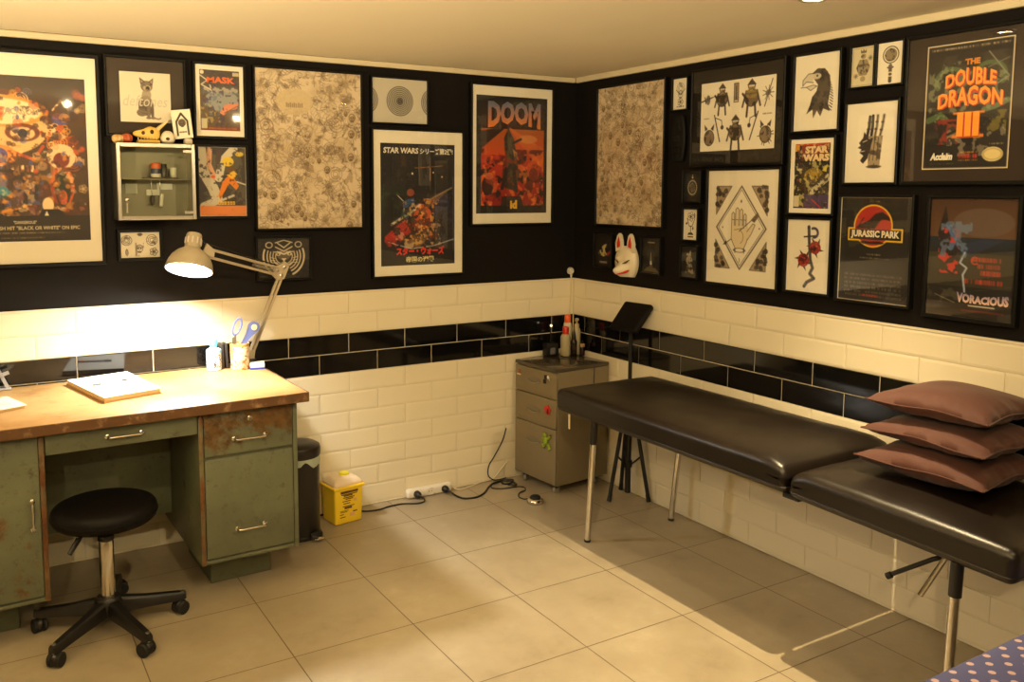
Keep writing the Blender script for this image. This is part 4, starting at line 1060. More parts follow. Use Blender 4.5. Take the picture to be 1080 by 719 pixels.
def bar_handle(p0, p1, parent, out=.026, r=.0042):
    """bent chrome bar between two feet (local desk coordinates)"""
    a, b = V(p0), V(p1)
    o = V((0, -out, 0)); d = (b - a).normalized()
    m = MB()
    pts = [a, a + o * .7, a + o * .92 + d * .004, a + o + d * .012, b + o - d * .012, b + o * .92 - d * .004, b + o * .7, b]
    m.tube([DW @ p for p in pts], r, 10)
    for q in (a, b):
        m.lathe([(.0095, 0), (.0095, .002), (.006, .004)], DW @ q, 14, M=Matrix.Rotation(RT, 4, 'Z') @ Matrix.Rotation(PI / 2, 4, 'X'))
    return m.build('handle', M['chrome'], parent, .6)

def drawer(x0, x1, z0, z1, m, hx, hz, hw, lock=None):
    d = dbox((x0, FY - .004, z0), (x1, FY + .0085, z1), 'drawer', m, .003)
    bar_handle((hx - hw / 2, FY - .004, hz), (hx + hw / 2, FY - .004, hz), d)
    if lock:
        k = MB()
        k.lathe([(.0115, 0), (.0115, .003), (.008, .005), (.008, .006), (.003, .0055)], DW @ V((lock[0], FY - .004, lock[1])), 18, M=Matrix.Rotation(RT, 4, 'Z') @ Matrix.Rotation(PI / 2, 4, 'X'))
        k.build('lock', M['chrome'], d, .5)
    return d
drawer(-.416, -.055, .600, .776, M['enamel_rusty'], -.235, .661, .126, (-.232, .737))
drawer(-.416, -.055, .182, .588, M['enamel'], -.237, .288, .113)
drawer(-.976, -.441, .700, .780, M['enamel'], -.708, .739, .12)
door = dbox((-1.355, FY - .004, .182), (-1.000, FY + .0085, .778), 'door', M['enamel_door'], .003)
bar_handle((-1.026, FY - .004, .436), (-1.026, FY - .004, .540), door)

# ---- things on the desk
def dpt(x, y, z=TOPZ): return V((x, y, z))
# sketch pad: board, page block, cover sheet
P0 = [(-2.745, -.105), (-2.655, -.52), (-2.435, -.455), (-2.50, -.04)]
pad = thing('sketch_pad', 'white drawing pad on a brown board lying mid desk with a pen on it', 'sketch pad', (-2.58, -.28, TOPZ))
def slab(pts, z0, z1, grow=0.0):
    c = V((sum(p[0] for p in pts) / 4, sum(p[1] for p in pts) / 4, 0))
    q = [c + (V((p[0], p[1], 0)) - c) * (1 + grow) for p in pts]
    m = MB()
    m.add([(p.x, p.y, z0) for p in q] + [(p.x, p.y, z1) for p in q], [(3, 2, 1, 0), (4, 5, 6, 7), (0, 1, 5, 4), (1, 2, 6, 5), (2, 3, 7, 6), (3, 0, 4, 7)])
    return m
paper = mat('drawing_paper', (236, 232, 222), .75)
card_ = mat('brown_card', (176, 140, 92), .7, var=.1)
slab(P0, TOPZ + .0005, TOPZ + .006, .03).build('back_board', card_, pad, 0)
slab(P0, TOPZ + .006, TOPZ + .020).build('page_block', mat('page_edges', (214, 190, 148), .8, var=.1, vscale=80), pad, 0)
slab(P0, TOPZ + .020, TOPZ + .0215, .012).build('top_sheet', paper, pad, 0)
pen = thing('pen', 'slim pen with red tip end lying across the white drawing pad', 'pen', (-2.60, -.25, TOPZ + .0215))
A0, A1 = V((-2.675, -.285, TOPZ + .0265)), V((-2.525, -.235, TOPZ + .0265))
ax = (A1 - A0).normalized()
MB().tube([A0 + ax * .04, A1 - ax * .03], .0045, 12).build('barrel', mat('pen_grey', (190, 186, 186), .3), pen)
MB().tube([A0, A0 + ax * .012, A0 + ax * .04], [.001, .0042, .0045], 12).build('grip', mat('pen_red', (196, 96, 80), .4), pen)
MB().tube([A1 - ax * .03, A1], [.0047, .0042], 12).build('cap', mat('pen_black', (50, 46, 50), .4), pen)
# paper slips at the far end
pads = thing('note_pad', 'yellowed note pad lying at the far end of the desk by the frame edge', 'note pad', (-3.02, -.38, TOPZ))
Q = [(-3.10, -.30), (-3.06, -.50), (-2.925, -.445), (-2.985, -.25)]
slab(Q, TOPZ + .0005, TOPZ + .009).build('pages', mat('yellowed_paper', (226, 206, 160), .8, var=.06, vscale=60), pads, 0)
slab([(x + .006, y - .004) for x, y in Q], TOPZ + .009, TOPZ + .0105).build('cover', mat('note_cover', (222, 206, 170), .8), pads, 0)
mk = MB(); mk.box((-3.02, -.40, TOPZ + .0106), (-2.965, -.395, TOPZ + .0108)); mk.box((-3.03, -.38, TOPZ + .0106), (-2.98, -.376, TOPZ + .0108))
mk.build('handwriting', mat('pen_marks', (120, 104, 96), .7), pads, 0)
# small folding stand seen at the picture edge
st = thing('desk_stand', 'pale grey cross-braced little stand on the desk end near the wall', 'stand', (-2.995, -.06, TOPZ))
gm = mat('pale_grey_metal', (172, 172, 176), .35, .4)
MB().box((-3.05, -.085, TOPZ), (-2.955, -.045, TOPZ + .006), .002).build('foot', gm, st, .4)
MB().tube([(-2.968, -.06, TOPZ + .006), (-3.02, -.05, TOPZ + .13)], [.009, .009], 4).build('strut', gm, st, .3)
MB().tube([(-3.05, -.075, TOPZ + .045), (-2.962, -.075, TOPZ + .072)], [.009, .009], 4).build('strut', gm, st, .3)
# bottle with speckled label
b = thing('ink_bottle', 'clear bottle with blue cap and speckled black-and-white label on the desk', 'bottle', (-2.130, -.095, TOPZ))
bc = (-2.130, -.095, TOPZ)
glassy = mat('clear_plastic', (226, 232, 236), .15, spec=.5)
MB().lathe([(.030, 0), (.034, .004), (.034, .085), (.030, .098), (.016, .106), (.016, .112)], bc, 28).build('body', glassy, b)
lb = mat('speckled_label', (230, 228, 222), .6)
nt = lb.node_tree; tcl = nt.nodes.new('ShaderNodeTexCoord').outputs['Object']
nt.links.new(mixn(nt, noise_mask(nt, tcl, 190, .48, .54, 2, .6), lin((236, 232, 226)), lin((70, 66, 66))), nt.nodes['Principled BSDF'].inputs['Base Color'])
MB().lathe([(.0346, .014), (.0346, .078)], bc, 28, closed=False).build('label', lb, b)
MB().lathe([(.0345, .080), (.0345, .094)], bc, 28, closed=False).build('blue_band', mat('pale_blue_band', (130, 196, 224), .5), b)
MB().lathe([(.018, .110), (.0185, .114), (.0185, .138), (.016, .142)], bc, 24).build('cap', mat('sky_blue_cap', (96, 186, 216), .4), b)
# two slim black cases
for k, (x, tl) in enumerate(((-2.089, .0), (-2.066, .06))):
    o = MB().box((-.0065, -.03, 0), (.0065, .03, .118), .003, 2, M=Matrix.Translation((x, -.065, TOPZ)) @ Matrix.Rotation(-tl, 4, 'Y')).build('marker_case', mat('dark_case', (38, 34, 34), .45), None, .5)
    tag(at_base(o), ('slim black case standing upright beside the blue capped bottle', 'slim black case standing upright beside the patterned pencil cup')[k], 'case', 'slim black cases on the desk')
# pencil cup with floral print
cup = thing('pencil_cup', 'cream floral printed cup holding scissors and a tape roller on the desk', 'cup', (-2.018, -.125, TOPZ))
cc = (-2.018, -.125, TOPZ)
fp = mat('floral_print', (232, 216, 176), .4)
nt = fp.node_tree; tcl = nt.nodes.new('ShaderNodeTexCoord').outputs['Object']
c1 = mixn(nt, noise_mask(nt, tcl, 40, .52, .60, 3), lin((236, 222, 186)), lin((196, 130, 60)))
c1 = mixn(nt, noise_mask(nt, tcl, 52, .58, .64, 3, .6, (4, 1, 1)), c1, lin((110, 84, 50)))
nt.links.new(mixn(nt, noise_mask(nt, tcl, 46, .60, .66, 3, .6, (9, 3, 3)), c1, lin((96, 84, 140))), nt.nodes['Principled BSDF'].inputs['Base Color'])
MB().lathe([(.0, .004), (.040, .004), (.040, .002), (.038, 0), (.040, .0), (.0425, .006), (.0435, .118), (.0425, .121), (.041, .118), (.0395, .008), (0, .008)], cc, 32, closed=False).build('body', fp, cup)
MB().lathe([(.0437, .108), (.0446, .112), (.0446, .120), (.0437, .122)], cc, 32, closed=False).build('rim', mat('gold_rim', (206, 176, 96), .35, .3), cup)
blue = mat('blue_plastic', (104, 116, 178), .35)
sc = thing('scissors', 'blue handled scissors, open loop up, standing in the floral cup', 'scissors', (-2.034, -.135, TOPZ + .01))
loop = []
for k in range(25):
    a = 2 * PI * k / 24
    x, z = .017 * math.cos(a), .040 * math.sin(a)
    loop.append((-2.030 + x * .93 + z * .36, -.135, TOPZ + .200 + z * .93 - x * .36))
MB().tube(loop, .0045, 10, False).build('handle', blue, sc)
loop2 = []
for k in range(25):
    a = 2 * PI * k / 24
    x, z = .013 * math.cos(a), .022 * math.sin(a)
    loop2.append((-2.046 + x, -.128, TOPZ + .150 + z))
MB().tube([(-2.043, -.135, TOPZ + .016), (-2.04, -.135, TOPZ + .10), (-2.041, -.135, TOPZ + .165)], [.002, .007, .0055], 8).build('blade', M['steel'], sc)
MB().tube([(-2.036, -.127, TOPZ + .016), (-2.046, -.127, TOPZ + .10), (-2.047, -.127, TOPZ + .150)], [.002, .006, .0055], 8).build('blade', M['steel'], sc)
tr = thing('tape_roller', 'blue correction tape roller with white hub leaning in the floral cup', 'tape roller', (-2.00, -.12, TOPZ + .01))
Mx = Matrix.Translation((-2.054, -.118, TOPZ + .0366)) @ Matrix.Rotation(.62, 4, 'Y')
out = []
for k in range(17): 
    a = -.5 + (PI + 1.0) * k / 16
    out.append((.027 * math.cos(a), .186 + .027 * math.sin(a)))
out += [(-.013, .14), (-.007, .09), (-.004, .03), (.004, .03), (.007, .09), (.013, .14)]
MB().prism(out, .014, Mx).build('body', blue, tr, .5)
MB().lathe([(.014, 0), (.014, .003), (.005, .0036)], Mx @ V((0, 0, .186)), 20, M=Matrix.Rotation(.62, 4, 'Y') @ Matrix.Rotation(PI / 2, 4, 'X')).build('hub', mat('cream_hub', (232, 226, 170), .4), tr)
# box of tissues size pack with blue foot
bx = thing('card_box', 'little white box with blue base at the desk corner beside the cup', 'box', (-1.945, -.15, TOPZ), -.25)
bw = INV[bx.name].inverted()
MB().box((-.034, -.036, .0), (.034, .036, .008), .002, M=bw).build('base', mat('royal_blue', (44, 52, 150), .4), bx)
MB().box((-.033, -.035, .008), (.033, .035, .026), .003, 2, M=bw).build('lid', mat('white_card', (226, 226, 224), .5, var=.05, vscale=60), bx)
# ------------------------------------------------------------------ balanced-arm desk lamp
lamp = thing('desk_lamp', 'beige balanced-arm desk lamp switched on, clamped to the desk corner', 'lamp', (-1.955, -.055, UND))
lm = mat('beige_lamp_enamel', (176, 164, 140), .4, var=.05)
ELB, FOOT = V((-1.803, -.10, 1.262)), V((-1.952, -.055, .865))
HEAD = V((-2.215, -.30, 1.392))
c = MB(); c.box((-1.985, -.075, TOPZ + .001), (-1.925, -.012, TOPZ + .03), .004, 2); c.box((-1.975, -.06, TOPZ + .03), (-1.935, -.03, TOPZ + .062), .004, 2)
c.build('clamp', M['blackmetal'], lamp, .5)
MB().tube([(-1.955, -.045, TOPZ + .06), FOOT - V((0, 0, .012))], .008, 12).build('pin', M['steel'], lamp)
def arm_pair(a, b, gap, side, name):
    """two parallel square bars between a and b, spread across `side`"""
    s = V(side).normalized() * gap
    for q in (1, -1):
        m = MB()
        d = (b - a).normalized(); up = d.cross(s).normalized()
        hw = .0055
        e = s.normalized()
        vs = []
        for p in (a + s * q, b + s * q):
            for i, j in ((-1, -1), (1, -1), (1, 1), (-1, 1)):
                vs.append(p + e * hw * i + up * hw * j)
        m.add(vs, [(3, 2, 1, 0), (4, 5, 6, 7)] + [(k, (k + 1) % 4, 4 + (k + 1) % 4, 4 + k) for k in range(4)])
        m.build(name, lm, lamp, .4)
d1 = (ELB - FOOT).normalized()
arm_pair(FOOT, ELB - d1 * .01, .0085, V((.94, 0, -.35)), 'lower_arm')
d2 = (HEAD - ELB).normalized()
arm_pair(ELB + d2 * .03 , HEAD + V((.03, .02, -.012)), .017, V((.35, .1, .94)), 'upper_arm')
# springs beside the arms
def spring(a, b, r, turns, name='spring'):
    d = (b - a); n = int(turns * 10); t = d.normalized(); u = t.orthogonal().normalized(); w = t.cross(u)
    MB().tube([a + d * (i / n) + (u * math.cos(2 * PI * i / 10) + w * math.sin(2 * PI * i / 10)) * r for i in range(n + 1)], .0012, 5).build(name, M['steel'], lamp)
spring(FOOT + d1 * .05 + V((0, -.014, 0)), FOOT + d1 * .19 + V((0, -.014, 0)), .0055, 22)
spring(ELB + d2 * .05 + V((0, -.016, 0)), ELB + d2 * .19 + V((0, -.016, 0)), .0055, 22)
# plates and knobs
def plate(pts, y, t, name):
    m = MB(); m.prism(pts, t, Matrix.Translation((0, y, 0))); return m.build(name, lm, lamp, .4)
plate([(FOOT.x - .02, FOOT.z - .04), (FOOT.x + .014, FOOT.z - .04), (FOOT.x + .024, FOOT.z + .03), (FOOT.x - .012, FOOT.z + .03)], FOOT.y - .013, .026, 'foot_bracket')
plate([(ELB.x - .045, ELB.z - .012), (ELB.x - .02, ELB.z - .034), (ELB.x + .008, ELB.z - .03), (ELB.x + .034, ELB.z + .03), (ELB.x + .012, ELB.z + .05), (ELB.x - .03, ELB.z + .032)], ELB.y - .012, .024, 'elbow_bracket')
k = MB()
for p in ((-.006, -.012), (.010, .026), (-.026, .012)):
    k.lathe([(.009, 0), (.009, .004), (.005, .006)], ELB + V((p[0], -.0125, p[1])), 14, M=Matrix.Rotation(PI / 2, 4, 'X'))
k.build('rivets', M['steel'], lamp)
hp = MB(); hp.prism([(HEAD.x - .002, HEAD.z - .018), (HEAD.x + .05, HEAD.z - .03), (HEAD.x + .055, HEAD.z + .0), (HEAD.x + .022, HEAD.z + .03)], .016, Matrix.Translation((0, HEAD.y + .004, 0)))
hp.build('head_bracket', lm, lamp, .4)
# shade: axis looks down, tipped a little towards the stool
ax_ = V((-.24, -.32, -.915)).normalized()
RIM = V((-2.279, -.325, 1.312))
R3 = (-ax_).to_track_quat('Z', 'Y').to_matrix().to_4x4()
sh = MB()
prof = [(.098, .0), (.0975, .012), (.092, .035), (.080, .060), (.062, .080), (.044, .092), (.036, .097)]
inner = [(r - .0025, z - .0005) for r, z in reversed(prof)]
sh.lathe(prof + inner, RIM, 40, M=R3, closed=False)
n_ = 40
sh.f.extend([(k, (k + 1) % n_, (len(prof) * 2 - 1) * n_ + (k + 1) % n_, (len(prof) * 2 - 1) * n_ + k) for k in range(n_)]); sh.mi.extend([0] * n_)
shade = sh.build('lamp_shade', lm, lamp, .6)
cap = MB(); cap.lathe([(.035, .094), (.033, .10), (.033, .156), (.030, .164), (.012, .166)], RIM, 28, M=R3)
capo = cap.build('socket_cap', lm, lamp, .6)
sl = MB()
for k in range(10):
    a = 2 * PI * k / 10
    p = R3 @ V((.0332 * math.cos(a), .0332 * math.sin(a), .13)); t = R3 @ V((0, 0, 1))
    sl.tube([RIM + p - t * .014, RIM + p + t * .014], .0034, 8)
sl.build('vent_slots', mat('slot_light', (214, 204, 196), .5), capo)
MB().tube([HEAD + V((0, .012, -.006)), RIM + R3 @ V((.03, 0, .10)), ], .005, 8).build('swivel', M['steel'], lamp)
bulb = MB(); bulb.sphere(RIM + R3 @ V((0, 0, .052)), .045, nu=24, nv=16); 
bulb.build('bulb', emitter('lit_bulb', (1.0, .97, .88), DESK_EMIT), lamp)
# flex from the clamp down the back of the desk
cbl = [FOOT + V((.004, .016, 0)), FOOT + d1 * .2 + V((.012, .02, 0)), ELB + V((.02, .02, .02)), ELB + d2 * .1 + V((0, .016, .03)), HEAD + V((.02, .03, .03)), RIM + R3 @ V((0, 0, .166))]
sm = []
for i in range(len(cbl) - 1):
    for t in range(4): sm.append(cbl[i].lerp(cbl[i + 1], t / 4))
sm.append(cbl[-1]); MB().tube(sm, .0028, 8).build('flex', M['blackplastic'], lamp)
# ------------------------------------------------------------------ rolling stool
SC = V((-2.694, -.717, 0))
stool = thing('stool', 'round black padded rolling stool on five castors in front of the desk', 'stool', SC)
vinyl = mat('black_vinyl', (10, 8, 8), .58, spec=.18, bump=.12, bscale=260, var=.1)
prof = [(.0, .428), (.150, .428), (.168, .430), (.178, .438), (.184, .452), (.185, .466), (.182, .480), (.174, .490), (.160, .4965), (.11, .5005), (.05, .502), (0, .5025)]
MB().lathe(prof, SC, 56, closed=False).build('seat', vinyl, stool, .9)
MB().lathe([(.183, .4555), (.1868, .4575), (.1868, .4605), (.183, .4625)], SC, 56, closed=False).build('seat_piping', vinyl, stool)
MB().lathe([(.0, .412), (.075, .412), (.085, .428), (0, .428)], SC, 24, closed=False).build('seat_plate', M['blackmetal'], stool, .5)
MB().lathe([(.021, .30), (.021, .412)], SC, 24).build('piston', M['blackmetal'], stool)
MB().lathe([(.026, .135), (.0265, .14), (.0265, .352), (.025, .357)], SC, 28).build('column', M['chrome'], stool)
MB().lathe([(.0265, .352), (.029, .354), (.029, .372), (.022, .380)], SC, 24).build('collar', M['blackplastic'], stool)
m = MB(); m.tube([SC + V((-.04, -.02, .418)), SC + V((-.085, -.05, .405)), SC + V((-.115, -.068, .372))], [.006, .007, .007], 8)
m.tube([SC + V((-.097, -.057, .396)), SC + V((-.132, -.078, .352))], [.011, .0085], 10)
m.build('lever', M['blackplastic'], stool)
MB().lathe([(0, .062), (.030, .062), (.048, .075), (.050, .118), (.040, .136), (.0, .138)], SC, 28, closed=False).build('hub', M['blackplastic'], stool, .6)
MB().lathe([(0, .050), (.016, .050), (.018, .062), (0, .062)], SC, 20, closed=False).build('hub_bolt', M['steel'], stool, .5)
CAST = [(-2.897, -.905), (-2.602, -.985), (-2.426, -.712), (-2.925, -.590), (-2.619, -.420)]
for k, (x, y) in enumerate(CAST):
    e = V((x, y, 0)); d = (e - SC); L = d.length; d.normalize(); n = V((-d.y, d.x, 0))
    m = MB(); vs = []
    for t, w, zb, zt in ((.03, .026, .068, .128), (L * .5, .021, .064, .106), (L - .012, .018, .056, .088), (L + .012, .013, .058, .084)):
        p = SC + d * t
        vs += [p - n * w + V((0, 0, zb)), p + n * w + V((0, 0, zb)), p + n * w * .9 + V((0, 0, zt - .008)), p + n * w * .55 + V((0, 0, zt)), p - n * w * .55 + V((0, 0, zt)), p - n * w * .9 + V((0, 0, zt - .008))]
    fs = [tuple(range(5, -1, -1)), tuple(18 + i for i in range(6))]
    for r in range(3):
        for i in range(6): fs.append((r * 6 + i, r * 6 + (i + 1) % 6, r * 6 + 6 + (i + 1) % 6, r * 6 + 6 + i))
    m.add(vs, fs); leg = m.build('leg', M['blackplastic'], stool, .7)
    MB().lathe([(.008, .083), (.008, .088), (.003, .090)], e - V((0, 0, 0)), 12).build('leg_bolt', M['steel'], leg)
    # twin-wheel castor
    a = .9 + k * 1.35
    ca = thing('castor', '', '', e + V((0, 0, 0))) if False else None
    Rz = Matrix.Translation(e + V((.010 * math.cos(a), .010 * math.sin(a), .0265))) @ Matrix.Rotation(a, 4, 'Z') @ Matrix.Rotation(PI / 2, 4, 'X')
    w = MB()
    hood = MB(); hood.sphere(e + V((.010 * math.cos(a), .010 * math.sin(a), .0295)), .0275, (1, .80, 1), 16, 10, Matrix.Rotation(a, 4, 'Z').to_3x3())
    ho = hood.build('castor', M['blackplastic'], stool)
    for q in (-1, 1):
        w = MB(); w.lathe([(.0, -.008), (.022, -.008), (.0262, -.005), (.0262, .005), (.022, .008), (.0, .0085)], Rz @ V((0, 0, q * .0165)), 22, M=Rz.to_3x3().to_4x4(), closed=False)
        w.build('wheel', M['rubber'], ho, .6)
    MB().tube([e + V((0, 0, .045)), e + V((0, 0, .064))], .006, 10).build('stem', M['steel'], ho)

# ------------------------------------------------------------------ glass fronted wall cabinet and what stands on it
CX0, CX1, CZ0, CZ1, CD = -2.523, -2.196, 1.522, 1.852, -.135
wc = thing('wall_cabinet', 'small steel wall cabinet with glass door hung beside the ornate poster', 'cabinet', ((CX0 + CX1) / 2, .004, CZ0))
t = .010
lining = mat('pale_steel_sheet', (132, 124, 104), .42, .5, var=.06)
body = MB()
body.box((CX0, CD + .012, CZ0), (CX0 + t, .004, CZ1)); 
body.build('side_panel', M['steel'], wc, 0)
MB().box((CX1 - t, CD + .012, CZ0), (CX1, .004, CZ1)).build('side_panel', M['steel'], wc, 0)
MB().box((CX0 + t, CD + .012, CZ1 - t), (CX1 - t, .004, CZ1)).build('top_panel', M['steel'], wc, 0)
MB().box((CX0 + t, CD + .012, CZ0), (CX1 - t, .004, CZ0 + t)).build('bottom_panel', M['steel'], wc, 0)
MB().box((CX0 + t, -.004, CZ0 + t), (CX1 - t, .003, CZ1 - t)).build('back_panel', lining, wc, 0)
SHZ = 1.700
MB().box((CX0 + t, CD + .03, SHZ - .005), (CX1 - t, -.004, SHZ), .001).build('shelf', lining, wc, .3)
d = MB()
fw = .017
for lo, hi in (((CX0, CZ0), (CX0 + fw, CZ1)), ((CX1 - fw, CZ0), (CX1, CZ1)), ((CX0 + fw, CZ1 - fw), (CX1 - fw, CZ1)), ((CX0 + fw, CZ0), (CX1 - fw, CZ0 + fw))):
    d.box((lo[0], CD, lo[1]), (hi[0], CD + .011, hi[1]), .002, 1)
dr = d.build('door', M['steel'], wc, .5)
MB().box((CX0 + fw - .002, CD + .003, CZ0 + fw - .002), (CX1 - fw + .002, CD + .007, CZ1 - fw + .002)).build('glass', clear_glass('cabinet_glass', (.93, .95, .92), 1.6), dr, 0)
for z in (CZ1 - .032, CZ0 + .030):
    MB().box((CX1 - .052, CD - .0025, z - .006), (CX1 - fw + .003, CD + .002, z + .006), .001).build('hinge', M['steel'], dr, .3)
kn = MB(); kn.lathe([(.005, 0), (.005, .010), (.009, .012), (.009, .018), (.006, .020)], (CX0 + .036, CD + .003, CZ0 + .085), 16, M=Matrix.Rotation(PI / 2, 4, 'X')); kn.build('knob', M['chrome'], dr)
MB().box((CX0 + .033, CD - .003, CZ0 + .030), (CX0 + .040, CD + .003, CZ0 + .072), .001).build('key', M['steel'], dr, .4)
# inside
o = thing('paint_tin', 'little orange, black and white tin on the shelf inside the wall cabinet', 'tin', (-2.352, -.07, SHZ))
pc = (-2.352, -.07, SHZ)
MB().lathe([(0, .0), (.021, 0), (.022, .003), (.022, .030)], pc, 24, closed=False).build('body', mat('tin_white', (216, 206, 186), .4), o)
MB().lathe([(.0221, .022), (.0221, .044)], pc, 24, closed=False).build('band', mat('tin_navy', (56, 60, 84), .4), o)
MB().lathe([(.0222, .044), (.0222, .066), (.019, .070), (0, .070)], pc, 24, closed=False).build('lid', mat('tin_orange', (206, 96, 44), .4), o)
o = thing('jar', 'dark little jar beside the orange tin on the cabinet shelf', 'jar', (-2.318, -.065, SHZ))
MB().lathe([(0, 0), (.014, 0), (.015, .003), (.015, .05), (.011, .056)], (-2.318, -.065, SHZ), 20, closed=False).build('body', mat('dark_jar', (50, 46, 40), .3), o)
MB().lathe([(.012, .055), (.0125, .066), (0, .067)], (-2.318, -.065, SHZ), 20, closed=False).build('lid', M['blackplastic'], o)
o = thing('votive_glass', 'pale short glass at the hinge end of the cabinet shelf', 'glass', (-2.276, -.06, SHZ))
MB().lathe([(0, .002), (.013, 0), (.015, .05), (.013, .05), (.011, .004), (0, .004)], (-2.276, -.06, SHZ), 20, closed=False).build('body', mat('pale_glass', (206, 202, 180), .2), o)
tray = MB(); tray.box((-2.415, -.098, SHZ + .0005), (-2.262, -.090, SHZ + .006), .001)
tag(at_base(tray.build('strip_tray', mat('dark_tray', (66, 40, 32), .4), None)), 'thin dark tray along the front of the cabinet shelf', 'tray')
for k, (x, z, w, h, c) in enumerate(((-2.448, 1.656, .05, .044, (200, 196, 180)), (-2.306, 1.666, .066, .028, (226, 220, 204)), (-2.356, 1.640, .058, .026, (222, 216, 200)))):  # whitish reflections in the glass door, built as pale plates on the back
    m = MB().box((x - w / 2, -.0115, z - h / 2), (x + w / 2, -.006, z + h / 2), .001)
    tag(m.build('door_reflection', mat('reflection_pale', c, .7), None, 0), ('square door reflection made as a pale plate, knob side of the cabinet back', 'white oblong door reflection made as a plate under the shelf hinge end', 'white oblong door reflection made as a plate mid cabinet back')[k], 'painted reflection', 'door reflections made as plates in the wall cabinet')
o = thing('tool_grip', 'dark and white grips hanging below the shelf inside the wall cabinet', 'grip', (-2.352, -.05, 1.585))
MB().rbox((.010, .012, .022), .009, 3, 3, Matrix.Translation((-2.366, -.045, 1.605))).build('dark_grip', mat('dark_grip', (56, 50, 44), .5), o)
MB().rbox((.008, .010, .030), .007, 3, 3, Matrix.Translation((-2.328, -.045, 1.606)) @ Matrix.Rotation(.1, 4, 'Y')).build('white_grip', mat('pale_grip', (216, 210, 194), .5), o)
MB().tube([(-2.366, -.045, 1.625), (-2.366, -.03, 1.66), (-2.366, -.03, 1.694)], .002, 6).build('hook', M['steel'], o)
MB().tube([(-2.330, -.045, 1.632), (-2.330, -.03, 1.66), (-2.330, -.03, 1.694)], .002, 6).build('hook', M['steel'], o)

# on top of the cabinet
TZ = CZ1
sk = thing('dinosaur_skull', 'yellow toy dinosaur skull with dark eye hole on top of the wall cabinet', 'toy skull', (-2.395, -.075, TZ))
yb = mat('yellow_bone', (214, 176, 84), .55, bump=.15, bscale=70, var=.1)
def skull(p):
    x, y, z = p
    tt = (x + .044) / .088
    h = .34 + .66 * min(1, tt * 1.5) ** .8
    bump_ = .006 * math.exp(-((x - .01) / .015) ** 2)
    return (x, y * (.45 + .55 * min(1, tt * 1.3)), z * h + (bump_ if z > 0 else 0))
MB().rbox((.044, .024, .020), .014, 4, 8, Matrix.Translation((-2.395, -.075, TZ + .034)), skull).build('cranium', yb, sk)
MB().rbox((.038, .020, .0065), .006, 3, 6, Matrix.Translation((-2.389, -.075, TZ + .0065))).build('jaw', yb, sk)
MB().sphere((-2.380, -.0985, TZ + .040), .0065, (1, .5, 1.2)).build('eye_socket', mat('dark_hollow', (60, 30, 18), .8), sk)
MB().sphere((-2.408, -.0935, TZ + .036), .0055, (1.1, .5, 1.2)).build('nose_hollow', mat('dark_hollow', (84, 44, 22), .8), sk)
for k in range(7):
    MB().tube([(-2.425 + k * .010, -.092 - .001 * k, TZ + .020), (-2.425 + k * .010, -.0925 - .001 * k, TZ + .013)], [.0022, .0006], 6).build('tooth', mat('tooth', (226, 206, 150), .5), sk)
for q in (-1, 1): MB().tube([(-2.360, -.075 + q * .018, TZ + .048), (-2.345, -.075 + q * .020, TZ + .062), (-2.325, -.075 + q * .018, TZ + .078)], [.006, .005, .002], 8).build('horn', mat('horn_bone', (216, 196, 136), .5), sk)
fg = thing('figurine', 'small orange and cream lobed figurine on the cabinet top at the poster end', 'figurine', (-2.485, -.075, TZ))
def shellf(p):
    x, y, z = p
    r = 1 + .06 * math.sin(9 * math.atan2(y, x) + 30 * z)
    return (x * r, y * r, z * r)
sm_ = mat('cream_shell', (206, 166, 110), .4, var=.15, vscale=40); so = mat('orange_shell', (164, 74, 34), .4, var=.2, vscale=40)
MB().rbox((.026, .022, .019), .018, 5, 4, Matrix.Translation((-2.502, -.075, TZ + .020)), shellf).build('cream_lobe', sm_, fg)
MB().rbox((.026, .024, .022), .021, 5, 4, Matrix.Translation((-2.462, -.074, TZ + .0235)), shellf).build('orange_lobe', so, fg)
wsk = thing('figurine_skull', 'small white skull with dark hollow on the cabinet beside the yellow one', 'toy skull', (-2.328, -.08, TZ))
wb = mat('white_bone', (214, 204, 180), .55, bump=.1, bscale=80)
MB().rbox((.028, .024, .026), .020, 4, 5, Matrix.Translation((-2.328, -.08, TZ + .0265)), lambda p: (p[0] * (1 - .35 * max(0, p[2] / .026)), p[1], p[2])).build('cranium', wb, wsk)
MB().sphere((-2.332, -.1035, TZ + .020), .007, (1.1, .5, .9)).build('hollow', mat('dark_hollow', (70, 50, 30), .8), wsk)
pc_ = thing('art_card', 'white card with a dark arched drawing leaning on the cabinet top', 'card', (-2.248, -.06, TZ))
MB().rbox((.016, .014, .012), .008, 3, 3, Matrix.Translation((-2.236, -.066, TZ + .0122))).build('clip_base', wb, pc_)
CA = Art(56, 80, PAPER); CA.line([(.22, .88), (.22, .4), (.5, .12), (.78, .4), (.78, .88)], .10, (70, 60, 50)); CA.ell(.5, .45, .2, .2, (120, 106, 86)); CA.motif(.5, .5, .2, 1, (60, 50, 44), .9, random.Random(2)); CA.textline(.3, .7, .78, .06, (90, 78, 64), 2)
Mc = Matrix.Translation((-2.252, -.074, TZ + .026)) @ Matrix.Rotation(-.13, 4, 'Y') @ Matrix.Rotation(.10, 4, 'X')
MB().box((-.036, .0006, -.002), (.036, .003, .108), M=Mc).build('backing', mat('card_stock', (230, 222, 202), .7), pc_, 0)
so_ = sheet('drawing', CA, None, .072, .106, pc_, 0.0); so_.matrix_basis = INV[pc_.name] @ Mc

